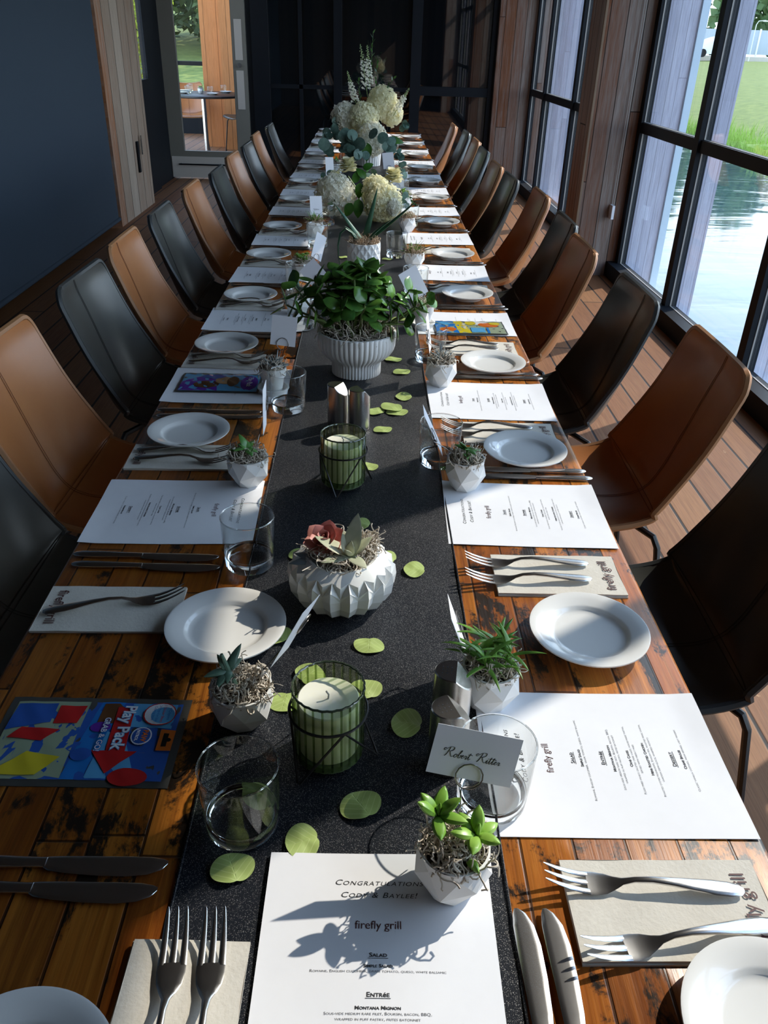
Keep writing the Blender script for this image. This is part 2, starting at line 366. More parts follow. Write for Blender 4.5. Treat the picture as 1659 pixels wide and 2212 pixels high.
M_base = mat('solid_glass', (0.97, 0.99, 1.0), 0.0); bsdf(M_base).inputs['Transmission Weight'].default_value = 1.0; bsdf(M_base).inputs['IOR'].default_value = 1.45
M_greenglass = thin_glass('green_ribbed_glass', (0.74, 0.79, 0.62), 1.5)
M_wax = mat('candle_wax', (0.88, 0.86, 0.74), 0.5); bsdf(M_wax).inputs['Subsurface Weight'].default_value = 0.25; bsdf(M_wax).inputs['Subsurface Radius'].default_value = (0.01, 0.01, 0.006)
M_wire = mat('black_wire', (0.03, 0.028, 0.028), 0.35, 0.6); M_wire2 = mat('grey_wire', (0.25, 0.23, 0.22), 0.3, 0.9)

# ------------------------------------------------------------ room shell
YB = 10.1
def xw(y): return 1.88-0.0182*(y-3.5)
def RW(n, s, z): return (xw(s)-n, s, z)          # n = inwards from the glass plane
def rbox(mb, s0, s1, n0, n1, z0, z1, mi=0): mb.box(n1, n0, s0, s1, z0, z1, mi, RW)

b = MB(); b.box(-2.6, 2.0, -1.6, 10.2, -0.12, 0); b.box(-5, 2.0, 10.2, 15.2, -0.12, 0); struct(b.build('floor', M_deck, smooth=False))
b = MB(); b.box(-2.6, 1.98, -1.6, YB+0.2, 2.98, 3.1); struct(b.build('ceiling', M_ceil, smooth=False))
b = MB(); b.box(-2.6, 2.0, -1.7, -1.5, 0, 2.98); struct(b.build('wall_front', M_ceil, smooth=False))
# left wall: wall behind the shade, shade, timber pier, black end
b = MB(); b.box(-2.45, -2.25, -1.5, 7.25, 0, 2.98); struct(b.build('wall_left', M_darkwall, smooth=False))
sh = thing('roller_shade', 'navy blue roller shade covering the left wall down to the floor', 'window shade', (-2.15, 3, 0.05))
b = MB(); b.grid(lambda u, v: (0.006*sin(u*9)+0.0, -4.4+u*8.68, 0.03+v*2.88), 40, 4); b.build('shade_cloth', M_shade, sh)
b = MB(); b.tube([(0.0, -4.4, 0.015), (0.0, 4.30, 0.015)], 0.018, 10); b.build('hem_bar', M_shade, sh)
b = MB(); b.box(-2.45, -2.13, 7.3, 8.5, 0, 2.98); struct(b.build('trim_1', M_barnL, smooth=False))
b = MB(); b.box(-2.31, -2.28, 9.33, YB, 0, 2.98); b.box(-2.31, -2.25, 8.5, 9.35, 0, 1.05); b.box(-2.31, -2.26, 9.29, 9.36, 0, 2.98)
struct(b.build('wall_left_end', M_black, smooth=False))
b = MB(); b.box(-2.275, -2.27, 8.5, 9.3, 1.05, 2.98); struct(b.build('window_1', M_win, smooth=False))
# back wall of dark glazing
b = MB()
for x0, x1 in ((-1.30, -1.12), (-0.42, -0.33), (0.42, 0.53), (1.28, 1.34)): b.box(x0, x1, YB-0.05, YB+0.07, 0, 2.98)
b.box(-1.3, 1.34, YB-0.05, YB+0.07, 0, 0.12); b.box(-1.3, 1.34, YB-0.05, YB+0.07, 2.75, 2.98)
b.box(0.53, 1.28, YB-0.045, YB+0.03, 0.93, 1.02)
b.box(-1.12, -0.42, YB-0.02, YB+0.03, 0.96, 1.0); b.box(-0.80, -0.76, YB-0.02, YB+0.03, 0.12, 2.75); b.box(-0.33, 0.42, YB-0.02, YB+0.03, 0.96, 1.0)
struct(b.build('window_2', M_black, smooth=False))
b = MB(); b.box(-1.25, 1.30, YB+0.0, YB+0.012, 0.1, 2.8); o = b.build('glass_pane', M_darkglass, bpy.data.objects['window_2'], smooth=False)
b = MB(); b.box(-1.3, 2.1, YB+0.10, YB+0.2, 0, 2.98); b.box(-2.31, -1.3, YB-0.05, YB+0.1, 2.45, 2.98); b.box(-2.31, -2.28, YB-0.05, YB+0.1, 0, 2.98)
struct(b.build('wall_back', M_darkwall, smooth=False))
b = MB(); b.box(1.34, 2.0, YB-0.12, YB+0.1, 0, 2.98); struct(b.build('trim_2', M_barnX, smooth=False))
# glazed metal door
d = thing('door_1', None, None, (-2.29, YB-0.02, 0)); d['kind'] = 'structure'
b = MB(); dw = 0.93
b.box(0, 0.17, -0.03, 0.03, 0.02, 2.42); b.box(dw-0.15, dw, -0.03, 0.03, 0.02, 2.42); b.box(0.17, dw-0.15, -0.03, 0.03, 0.02, 0.30); b.box(0.17, dw-0.15, -0.03, 0.03, 2.27, 2.42)
b.build('door_frame', M_doorgrey, d, smooth=False)
b = MB(); b.box(0.16, dw-0.14, -0.004, 0.004, 0.29, 2.28); b.build('glass_pane', M_win, d, smooth=False)
b = MB(); b.box(0.02, dw-0.03, -0.036, -0.03, 0.02, 0.24); b.build('kick_plate', M_plateg, d, smooth=False)
b = MB(); b.box(dw-0.12, dw-0.04, -0.036, -0.03, 1.22, 1.60); b.box(dw-0.12, dw-0.04, -0.036, -0.03, 0.74, 1.12); b.build('push_plate', M_plateg, d, smooth=False)
b = MB(); b.tube([(dw-0.08, -0.06, 1.17), (dw-0.08, -0.03, 1.17)], 0.024, 16); b.build('lock_cylinder', M_steel, d)
b = MB(); b.tube([(0.10, -0.05, 0.16), (dw-0.2, -0.05, 0.16)], 0.008, 8); b.tube([(0.12, -0.05, 0.16), (0.12, -0.02, 0.16)], 0.01, 8); b.build('draught_bar', M_black, d)

# right wall: timber piers, black window frames, panes, header
b = MB(); rbox(b, -1.5, YB, 0.10, -0.04, 2.87, 2.98); struct(b.build('wall_right', M_barnY, smooth=False))
M_paleedge = noisy('pale_board_edge', (0.30, 0.21, 0.14), (0.20, 0.13, 0.08), 12, 0.7)
PIERS = ((6.03, 6.42, 'trim_3'), (-1.5, -0.75, 'trim_4'))
for s0, s1, nm in PIERS:
    b = MB(); rbox(b, s0, s1, 0.345, 0.0, 0, 2.98); b.m = [0, 0, 1, 1, 0, 0]; struct(b.build(nm, [M_barnY, M_barnX], smooth=False))
    b = MB(); rbox(b, s0-0.004, s0+0.02, 0.357, 0.343, 0, 2.98); struct(b.build(nm+'_edge', M_paleedge, smooth=False))
    b = MB(); rbox(b, s0, s1, 0.0, -0.27, -0.3, 2.98); struct(b.build(nm.replace('trim', 'trim_outside'), M_ext, smooth=False))
    b = MB(); rbox(b, s0-0.02, s1+0.02, -0.25, -0.30, -0.3, 2.98); struct(b.build(nm.replace('trim', 'trim_corner'), M_exttrim, smooth=False))
b = MB(); rbox(b, YB-0.05, YB+0.3, 0.0, -0.48, -0.3, 2.98); struct(b.build('trim_5', M_ext, smooth=False))
def window(nm, s0, s1, mull):
    fr = MB(); n0, n1 = 0.03, -0.03
    rbox(fr, s0, s1, n0+0.06, n1, 0.0, 0.105); rbox(fr, s0, s1, n0, n1, 2.79, 2.87)
    rbox(fr, s0, s0+0.07, n0, n1, 0, 2.87); rbox(fr, s1-0.07, s1, n0, n1, 0, 2.87)
    for z in (1.0, 2.02): rbox(fr, s0, s1, n0-0.005, n1, z-0.032, z+0.032)
    for y, w in mull: rbox(fr, y-w/2, y+w/2, n0+0.01, n1, 0, 2.87)
    o = struct(fr.build(nm, M_black, smooth=False))
    g = MB(); rbox(g, s0+0.03, s1-0.03, 0.003, -0.003, 0.08, 2.84); g.build('glass_pane', M_win, o, smooth=False)
    f = MB()
    for y, w in mull:
        if w > 0.055: rbox(f, y-w/2+0.004, y+w/2-0.004, -0.03, -0.12, -0.1, 2.87)
    f.build('outer_fin', M_ext, o, smooth=False)
    k = MB()
    edges = [s0+0.07]+[q for y, w in mull for q in (y-w/2, y+w/2)]+[s1-0.07]
    for q in edges: rbox(k, q-0.003, q+0.003, 0.011, 0.003, 0.105, 2.79)
    for z in (0.105, 0.968, 1.032, 1.988, 2.052): rbox(k, s0+0.07, s1-0.07, 0.011, 0.003, z-0.003, z+0.003)
    k.build('gasket', M_gasket, o, smooth=False)
    s = MB(); rbox(s, s0, s1, -0.03, -0.13, -0.02, 0.03); s.build('outer_sill', M_exttrim, o, smooth=False)
window('window_3', -0.75, 6.03, [(4.92, 0.07), (3.80, 0.07), (2.58, 0.10), (1.955, 0.05), (0.75, 0.07)])
window('window_4', 6.42, YB-0.12, [(7.93, 0.07), (9.20, 0.06)])
# chain and clip of the right window shade
c = thing('shade_chain', 'thin bead chain hanging in a white clip on the timber pier beside the big window', 'chain', RW(0.12, 6.018, 0.5))
b = MB(); b.tube([(0, 0, 0), (0, 0.0, 1.9)], 0.0022, 5); b.tube([(0, -0.05, 0.0), (0, -0.05, 1.9)], 0.0022, 5); b.build('chain', M_gasket, c)
b = MB(); b.box(-0.012, 0.006, -0.065, 0.012, -0.09, 0.0); b.build('clip', M_card, c, smooth=False)
c = thing('wall_bracket', 'small dark metal bracket on the pale timber pier at left', 'bracket', (-2.125, 8.05, 0.5))
b = MB(); b.box(-0.003, 0.012, -0.025, 0.025, -0.16, 0.10); b.build('plate', M_black, c, smooth=False)
b = MB(); b.box(0.012, 0.02, 0.09, 0.115, -0.02, 0.14); b.build('lever', M_steel, c, smooth=False)

# ------------------------------------------------------------ outside: pond, bank, trees
M_water = mat('pond_water', (0.035, 0.08, 0.10), 0.06); _v = coords(M_water, (0.35, 1.0, 1.0)); bump(M_water, noise(M_water, _v, 1.3, 3, 0.45, 0.8), 0.10, 0.12)
bsdf(M_water).inputs['IOR'].default_value = 1.33; bsdf(M_water).inputs['Coat Weight'].default_value = 0.5; bsdf(M_water).inputs['Coat IOR'].default_value = 1.55; bsdf(M_water).inputs['Coat Roughness'].default_value = 0.03
_n = bsdf(M_water).inputs['Normal'].links[0].from_socket; lk(M_water, _n, bsdf(M_water).inputs['Coat Normal'])
b = MB(); b.box(2.3, 90, -20, 70, -0.9, -0.62); o = b.build('pond_water', M_water, smooth=False); tag(o, 'rippled pale blue pond water outside the windows', 'water', kind='stuff')
M_grass = noisy('lawn', (0.05, 0.09, 0.012), (0.27, 0.29, 0.06), 3.5, 0.9, 0.9, 9)
b = MB(); R0 = random.Random(3)
def bank(u, v):
    y = 4+v*100; sh0 = 8.7+0.25*sin(y*0.6)+0.1*sin(y*1.9)+max(0, 17-y)*0.8
    x = sh0+u**1.5*110; dd = x-sh0
    z = -0.7+0.95*(1-math.exp(-dd/4.0))+0.010*min(dd, 60)+0.03*sin(x*1.3+y)
    return (x, y, z)
b.grid(bank, 50, 60); o = b.build('lawn_bank', M_grass); struct(o)
b = MB(); R0 = random.Random(5)
for i in range(5200):
    y = R0.uniform(9, 34); x = 8.7+0.25*sin(y*0.6)+0.1*sin(y*1.9)+max(0, 17-y)*0.8+abs(R0.gauss(0.15, 0.45)); h = R0.uniform(0.12, 0.42); z = max(-0.615, -0.72+0.95*(1-math.exp(-max(0, x-8.8)/4.0)))
    a = R0.uniform(0, 6.28); w = 0.012; lx, ly = R0.gauss(0, 0.08), R0.gauss(0, 0.08)
    b.add([(x-w*cos(a), y-w*sin(a), z), (x+w*cos(a), y+w*sin(a), z), (x+lx, y+ly, z+h)], [(0, 1, 2)])
o = b.build('tall_shore_grass', mat('shore_grass', (0.30, 0.46, 0.07), 0.8), smooth=False); tag(o, 'tall bright grass along the edge of the pond', 'grass', kind='stuff')
# far road, fence, parked vehicle, lamp post
M_white = mat('white_paint', (0.8, 0.8, 0.8), 0.5)
b = MB(); b.box(14, 70, 84, 90, 0.0, 0.86); o = b.build('road', noisy('pale_road', (0.55, 0.48, 0.42), (0.62, 0.56, 0.50), 2, 0.9), smooth=False); struct(o)
fn = thing('long_fence', 'long pale grey fence far across the lawn below the trees', 'fence', (14, 92, 0.7))
b = MB(); b.box(0, 60, 0, 0.1, 0.3, 2.4); b.build('panel', mat('grey_fence', (0.42, 0.48, 0.52), 0.7), fn, smooth=False)
b = MB(); [b.box(i*3.0, i*3.0+0.15, -0.12, 0, 0, 2.5) for i in range(20)]; b.build('post', M_white, fn, smooth=False)['kind'] = 'stuff'
cv = thing('parked_car', 'white car parked on the road beyond the lawn', 'car', (30.2, 82, 0.75))
b = MB()
def carf(u, v):
    x = -2.1+4.2*u; t = u; h = 0.75+0.62*max(0, sin(pi*min(1, max(0, (t-0.15)/0.75))))**0.6
    a = v*pi; return (x, 0.85*cos(a), 0.25+h*max(0, sin(a))**0.6)
b.grid(carf, 24, 12); b.build('car_body', M_white, cv)
for wx in (-1.3, 1.3):
    b = MB(); b.tube([(wx, -0.95, 0.32), (wx, -0.7, 0.32)], 0.32, 16); b.build('wheel', M_black, cv)
lp = thing('lamp_post', 'thin white lamp post standing on the far grass rise', 'lamp post', on(1633, 162, 0.55))
_d = on(1633, 162, 0.55); lp.location = (31, 76, 0.6)
b = MB(); b.tube([(0, 0, 0), (0, 0, 2.6), (0.15, 0, 2.85), (0.7, 0, 2.9)], 0.035, 6); b.build('post', M_white, lp)
b = MB(); b.box(0.5, 1.0, -0.1, 0.1, 2.82, 2.9); b.build('lamp_head', M_white, lp, smooth=False)
def clump_mesh(seed, n, rad, squash=1.0, leaf=0.35):
    R = random.Random(seed); mb = MB()
    blobs = [(Vector((R.uniform(-1, 1), R.uniform(-1, 1), R.uniform(-0.8, 1)))*rad*0.62, R.uniform(0.35, 0.55)*rad) for _ in range(12)]
    for i in range(n):
        c, r = R.choice(blobs); v = Vector((R.gauss(0, 1), R.gauss(0, 1), R.gauss(0, 1))).normalized()
        p = c+v*r*R.uniform(0.85, 1.05); p.z *= squash
        a = Vector((R.gauss(0, 1), R.gauss(0, 1), R.gauss(0, 1))).normalized()*leaf*R.uniform(0.6, 1.3); q = a.cross(v+Vector((0.01, 0, 0))).normalized()*leaf*0.6
        mb.add([p-a, p+q, p+a, p-q], [(0, 1, 2, 3)])
    return mb
M_tl = [leafmat('tree_leaf_a', (0.07, 0.14, 0.05), (0.16, 0.25, 0.09), 0.8, sc=0.5), leafmat('tree_leaf_b', (0.16, 0.28, 0.06), (0.30, 0.42, 0.10), 0.8, sc=0.5)]
M_trunk = noisy('bark', (0.08, 0.06, 0.045), (0.15, 0.12, 0.09), 3, 0.9)
crowns = [clump_mesh(20+i, 2600, 5.0, 1.15, 0.5) for i in range(3)]; cme = []
for i in range(3):
    o = crowns[i].build('foliage', M_tl[i % 2], None, smooth=False); cme.append(o.data); bpy.data.objects.remove(o)
ordn = ['first', 'second', 'third', 'fourth', 'fifth', 'sixth', 'seventh', 'eighth', 'ninth', 'tenth', 'eleventh', 'twelfth', 'thirteenth', 'fourteenth', 'fifteenth', 'sixteenth', 'seventeenth', 'eighteenth', 'nineteenth', 'twentieth']
R1 = random.Random(8)
for i in range(5):
    x = 3+i*14.5+R1.uniform(-1, 1); y = 104+R1.uniform(-3, 3)
    t = thing('broadleaf_tree', 'broadleaf tree beyond the lawn, %s from the left of the row outside the windows' % ordn[i], 'tree', (x, y, 0.9), R1.uniform(0, 6), 'row of trees across the pond')
    f = bpy.data.objects.new('foliage', cme[i % 3]); COL.objects.link(f); f.parent = t; f.location = (0, 0, 7.0); s = R1.uniform(1.35, 1.5); f.scale = (s, s, s)
    b = MB(); b.tube([(0, 0, -1), (0.1, 0, 3), (0, 0.2, 7)], [0.4, 0.3, 0.15], 8); b.build('trunk', M_trunk, t)
t = thing('lime_bush', 'bright yellow green foliage seen through the narrow gap beside the left timber pier', 'bush', (-3.44, 13.2, 1.9))
b = clump_mesh(77, 5200, 0.68, 1.9, 0.035); b.build('foliage', leafmat('lime_foliage', (0.42, 0.52, 0.03), (0.60, 0.68, 0.06), 0.8, sc=1), t, smooth=False)
b = MB(); b.tube([(0, 0, -1.9), (0, 0, 0.3)], 0.03, 8); b.build('stem', M_trunk, t)

M_dim = leafmat('dim_tree_leaf', (0.035, 0.06, 0.025), (0.08, 0.12, 0.04), 0.9, sc=0.5)
for i in range(3):
    t = thing('broadleaf_tree', 'dim green tree behind the porch window beyond the glass door, %s of three' % ('left', 'middle', 'right')[i], 'tree', (-11.5+i*6.4, 28+i*2.0, 1.0), i, 'trees behind the porch')
    f = clump_mesh(300+i, 5200, 3.0, 1.3, 0.17).build('foliage', M_dim, t, smooth=False); f.location = (0, 0, 3.4)
    b = MB(); b.tube([(0, 0, 0), (0.1, 0, 3)], [0.2, 0.12], 8); b.build('trunk', M_trunk, t)
M_warm = planks('sun_tinted_orange_boards', [(0.0, (0.12, 0.04, 0.02)), (0.4, (0.50, 0.20, 0.07)), (0.7, (0.60, 0.26, 0.10)), (1.0, (0.28, 0.10, 0.05))], 0.18, 6, 0, 2, rough=0.7, sat=0.5, spec=0.2)  # boards tinted orange so their colour carries the sunlight on the porch pier
# porch seen through the glass door: floor, timber pier, window, round table, chairs
b = MB(); b.box(-3.6, -2.0, 14.9, 15.0, 0, 0.45); b.box(-3.3, -3.24, 14.9, 15.0, 0, 3); b.box(-3.6, -2.0, 14.88, 15.0, 1.0, 1.06); struct(b.build('window_5', M_black, smooth=False))
b = MB(); b.grid(lambda u, v: (-25+30*u, 15.2+35*v, -0.2+6.5*max(0, v-0.15)**1.3), 8, 12); struct(b.build('ground', M_grass, smooth=False))
b = MB(); b.box(-2.42, -2.12, 13.2, 13.5, 0, 3); b.box(-2.10, -1.55, 12.9, 13.2, 0, 3); struct(b.build('trim_6', M_warm, smooth=False))
b = MB(); b.box(-1.55, -0.6, 10.3, 16, 0, 3.0); struct(b.build('wall_porch', M_darkwall, smooth=False))
tb = thing('round_dining_table', 'round black dining table laid for a meal, seen through the glass door', 'table', (-2.22, 12.0, 0))
b = MB(); b.lathe([(0.0, 0.74), (0.53, 0.74), (0.55, 0.75), (0.55, 0.765), (0.53, 0.775), (0.0, 0.775)], 40); b.build('tabletop', M_leg, tb)
b = MB(); b.lathe([(0.03, 0.03), (0.03, 0.74)], 16); b.lathe([(0.0, 0.035), (0.12, 0.03), (0.30, 0.012), (0.30, 0.0)], 32); b.build('pedestal', M_steel, tb)

# ------------------------------------------------------------ dining table in four sections
def table_section(y0, y1, idx, label):
    t = thing('dining_table', label, 'table', (-0.0185, (y0+y1)/2, 0), 0, 'reclaimed wood tables pushed end to end')
    hx = 0.4435; hy = (y1-y0)/2-0.003
    b = MB(); bv = 0.006; rc = 0.018
    def ring(inset, z):
        pts = []
        for cx, cy, a0 in ((hx-rc, hy-rc, 0), (-(hx-rc), hy-rc, 90), (-(hx-rc), -(hy-rc), 180), (hx-rc, -(hy-rc), 270)):
            for k in range(5):
                a = radians(a0+k*22.5); pts.append((cx+(rc-inset)*cos(a), cy+(rc-inset)*sin(a), z))
        return pts
    vs = []; zs = [(bv, TT-0.045), (0, TT-0.040), (0, TT-bv), (bv*0.3, TT-bv*0.3), (bv, TT)]
    for i, z in zs: vs += ring(i, z)
    n = 20; fs = [(i*n+k, i*n+(k+1) % n, (i+1)*n+(k+1) % n, (i+1)*n+k) for i in range(4) for k in range(n)]
    fs += [tuple(range(n-1, -1, -1)), tuple(range(4*n, 5*n))]
    b.add(vs, fs); b.build('tabletop', M_table, t, ang=50)
    for sx in (-1, 1):
        for sy in (-1, 1):
            b = MB(); b.box(sx*0.14-0.03, sx*0.14+0.03, sy*(hy-0.2)-0.03, sy*(hy-0.2)+0.03, 0, TT-0.06); b.build('leg', M_leg, t, smooth=False)
    b = MB(); b.box(-0.23, 0.23, -hy+0.17, hy-0.17, TT-0.065, TT-0.045); b.build('underframe', M_leg, t, smooth=False)
TS = [(0.10, 1.99), (1.99, 3.93), (3.93, 5.87), (5.87, 7.78)]
for i, (a, c) in enumerate(TS):
    table_section(a, c, i, ('nearest section', 'second section', 'third section', 'farthest section')[i]+' of the long reclaimed wood dining table')

# runner
def runz(x, y): return 0.0012+0.0010*sin(y*11+sin(x*17+y*3)*1.5)*sin(x*9+y*2.3)+0.0007*sin(y*37+x*21)
b = MB(); rw0, rw1 = -0.178, 0.143
b.grid(lambda u, v: (rw0+(rw1-rw0)*u+0.003*sin((0.12+v*7.6)*2.1), 0.12+v*7.6, max(TT+0.0006, TT+runz(rw0+(rw1-rw0)*u, v*7.6))), 16, 420)
o = b.build('table_runner', M_run); tag(o, 'black glittering cloth runner along the middle of the dining table', 'table runner')
b = MB()
for x in (rw0, rw1):
    b.tube([(x+0.003*sin(y*2.1), y, TT+0.0022) for y in [0.12+k*0.076 for k in range(101)]], 0.0014, 5)
b.build('hem', M_run, o)

# ------------------------------------------------------------ chairs
PROF = [(-0.245, 0.452), (-0.225, 0.466), (-0.17, 0.466), (-0.10, 0.459), (-0.02, 0.452), (0.06, 0.449), (0.115, 0.456), (0.155, 0.475), (0.182, 0.515), (0.205, 0.575), (0.228, 0.645), (0.250, 0.715), (0.272, 0.782), (0.288, 0.822), (0.297, 0.838)]
def chair_shell_mesh():
    # dense profile by Catmull-Rom
    P = [Vector((x, 0, z)) for x, z in PROF]; D = []
    for i in range(len(P)-1):
        p0, p1, p2, p3 = P[max(i-1, 0)], P[i], P[i+1], P[min(i+2, len(P)-1)]
        for k in range(3):
            t = k/3; D.append(0.5*((2*p1)+(-p0+p2)*t+(2*p0-5*p1+4*p2-p3)*t*t+(-p0+3*p1-3*p2+p3)*t**3))
    D.append(P[-1]); n = len(D); NV = 20
    L = [0]
    for i in range(1, n): L.append(L[-1]+(D[i]-D[i-1]).length)
    def hw(s):   # half width along the profile
        if s < 0.06: return 0.175+0.045*math.sqrt(max(0, 1-((0.06-s)/0.06)**2))
        e = L[-1]-s
        w = 0.22-0.024*max(0, min(1, (s-0.42)/0.42))
        if e < 0.038: w -= 0.034*(1-math.sqrt(max(0, 1-((0.038-e)/0.038)**2)))
        return w
    inner = []
    for i, p in enumerate(D):
        d = (D[min(i+1, n-1)]-D[max(i-1, 0)]).normalized(); nr = Vector((-d.z, 0, d.x))    # towards the sitter
        w = hw(L[i]); s = L[i]; bend = math.exp(-((s-0.42)/0.17)**2)
        top = max(0, 1-(L[-1]-s)/0.05)
        for j in range(NV+1):
            v = -1+2*j/NV; a = abs(v)
            lift = (0.018+0.040*bend+0.012*(s > 0.4))*a**2.6-0.004*(1-a*a)
            q = p+nr*(lift+0.010*top**2)+Vector((0, v*w, 0)); inner.append((q, nr))
    return D, L, n, NV, inner, hw
CD, CL, Cn, CNV, CIN, CHW = chair_shell_mesh()
def make_chair(kind, label):
    t = thing('leather_chair', label, 'chair', group=None)
    ml, me_ = (M_tan, M_tanedge) if kind == 'tan' else (M_blk, M_blkedge)
    m = NV1 = CNV+1; TH = 0.016
    b = MB(); vs = [q for q, nr in CIN]+[q-nr*TH for q, nr in CIN]; K = len(CIN); fs = []
    for i in range(Cn-1):
        for j in range(CNV):
            a = i*m+j; fs.append((a, a+m, a+m+1, a+1)); fs.append((K+a, K+a+1, K+a+m+1, K+a+m))
    rim = [j for j in range(m)]+[i*m+CNV for i in range(1, Cn)]+[(Cn-1)*m+j for j in range(CNV-1, -1, -1)]+[i*m for i in range(Cn-2, 0, -1)]
    for k in range(len(rim)):
        a, c = rim[k], rim[(k+1) % len(rim)]; fs.append((a, c, K+c, K+a))
    b.add(vs, fs); sh = b.build('seat_shell', ml, t, ang=55)
    b = MB(); b.tube([CIN[k][0]-CIN[k][1]*TH*0.5 for k in rim], 0.0085, 6, closed=True); b.build('piping', me_, t)
    # stitching: centre seam on seat and back, curved seams at the bend
    b = MB(); off = 0.0012
    def P(i, v):
        jj = (v+1)/2*CNV; j = min(int(jj), CNV-1); f = jj-j; i = max(0, min(Cn-1, i)); i0 = min(int(i), Cn-2); g = i-i0
        q = lambda ii, j_: CIN[ii*m+j_][0]+CIN[ii*m+j_][1]*off
        return (q(i0, j)*(1-f)+q(i0, j+1)*f)*(1-g)+(q(i0+1, j)*(1-f)+q(i0+1, j+1)*f)*g
    for dv in (-0.018, 0.018): b.tube([P(i, dv) for i in range(1, Cn-1)], 0.0007, 4)
    for di in (-0.35, 0.35):
        b.tube([P(20.5+di, v/10) for v in range(-10, 11)], 0.0011, 4)
    b.build('stitching', mat_stitch[kind], t)
    for sx, sy in ((-1, -1), (-1, 1), (1, -1), (1, 1)):
        b = MB(); b.tube([(sx*0.06, sy*0.05, 0.436), (sx*0.13-0.02, sy*0.13, 0.436), (sx*0.165-0.02, sy*0.172, 0.428), (sx*0.175-0.02, sy*0.185, 0.405), (sx*0.22-0.01, sy*0.225, 0.0)], 0.0085, 8); b.build('leg', M_leg, t)
    b = MB(); b.box(-0.11, 0.10, -0.09, 0.09, 0.428, 0.442); b.build('mounting_plate', M_leg, t, smooth=False)
    return t
mat_stitch = {'tan': mat('tan_thread', (0.24, 0.085, 0.03), 0.7), 'black': mat('black_thread', (0.012, 0.011, 0.010), 0.7)}
proto = {}
RCH = [(1.25, .85, 'black'), (1.86, .872, 'tan'), (2.39, .83, 'black'), (2.98, .80, 'tan'), (3.45, .835, 'black'), (4.08, .845, 'tan'), (4.60, .78, 'black'), (5.08, .765, 'tan'), (5.80, .775, 'black'), (6.36, .785, 'tan'), (6.95, .775, 'black'), (7.50, .72, 'tan')]
LCH = [(1.30, .85, 'black'), (1.80, .885, 'tan'), (2.39, .87, 'black'), (2.90, .88, 'tan'), (3.44, .875, 'black'), (4.04, .865, 'tan'), (4.55, .83, 'black'), (5.18, .845, 'tan'), (5.72, .83, 'black'), (6.35, .85, 'tan'), (7.05, .825, 'black')]
cnt = {}
RJ = random.Random(4)
for side, lst in (('window', RCH), ('shade', LCH)):
    for y, tx, k in lst:
        cnt[(side, k)] = cnt.get((side, k), 0)+1
        lab = '%s leather bucket chair, %s side, %s %s one from the camera' % ('tan brown' if k == 'tan' else 'black', 'window' if side == 'window' else 'shade', ordn[cnt[(side, k)]-1], 'tan' if k == 'tan' else 'black')
        grp = 'leather chairs along the long table'
        sg = 1 if side == 'window' else -1
        loc = ((sg*(tx-0.298)), y, 0); rz = (0 if sg > 0 else pi)+RJ.uniform(-0.03, 0.03)
        if k not in proto:
            c = proto[k] = make_chair(k, lab); c['group'] = grp; c.location = loc; c.rotation_euler = (0, 0, rz)
        else: dup(proto[k], loc, rz, lab, grp)
for i, (x, y, rz) in enumerate(((-2.75, 11.55, 2.4), (-1.75, 12.55, 0.6), (-2.55, 12.7, 1.8))):
    dup(proto[('tan', 'black')[i % 2]], (x, y, 0), rz, ('tan chair at the left of the round table beyond the glass door', 'black chair right of the round table beyond the glass door', 'tan chair behind the round table beyond the glass door')[i], 'chairs at the round table beyond the door')

# ------------------------------------------------------------ text helper
def text_geo(body, size, shear=0.0, caps=False, xs=1.0, spacing=1.0, align='CENTER', extr=0.0, bold=0.0):
    cu = bpy.data.curves.new('t', 'FONT'); cu.body = body; cu.size = size; cu.shear = shear; cu.align_x = align; cu.space_character = spacing
    cu.resolution_u = 3; cu.offset = bold; cu.extrude = extr; cu.small_caps_scale = 0.78
    if caps:
        for ch, f in zip(body, cu.body_format): f.use_small_caps = True
    ob = bpy.data.objects.new('t', cu); COL.objects.link(ob)
    dg = bpy.context.evaluated_depsgraph_get(); me = bpy.data.meshes.new_from_object(ob.evaluated_get(dg))
    vs = [(v.co.x*xs, v.co.y, v.co.z) for v in me.vertices]; fs = [tuple(p.vertices) for p in me.polygons]
    bpy.data.objects.remove(ob); bpy.data.curves.remove(cu); bpy.data.meshes.remove(me)
    return vs, fs
def put_text(mb, geo, x=0, y=0, z=0, a=0.0, mi=0):
    vs, fs = geo; c, s_ = cos(a), sin(a)
    mb.add([(x+vx*c-vy*s_, y+vx*s_+vy*c, z+vz) for vx, vy, vz in vs], fs, mi)
def uline(mb, w, x, y, z, mi=0): mb.add([(x-w/2, y, z), (x+w/2, y, z), (x+w/2, y+0.0005, z), (x-w/2, y+0.0005, z)], [(0, 1, 2, 3)], mi)

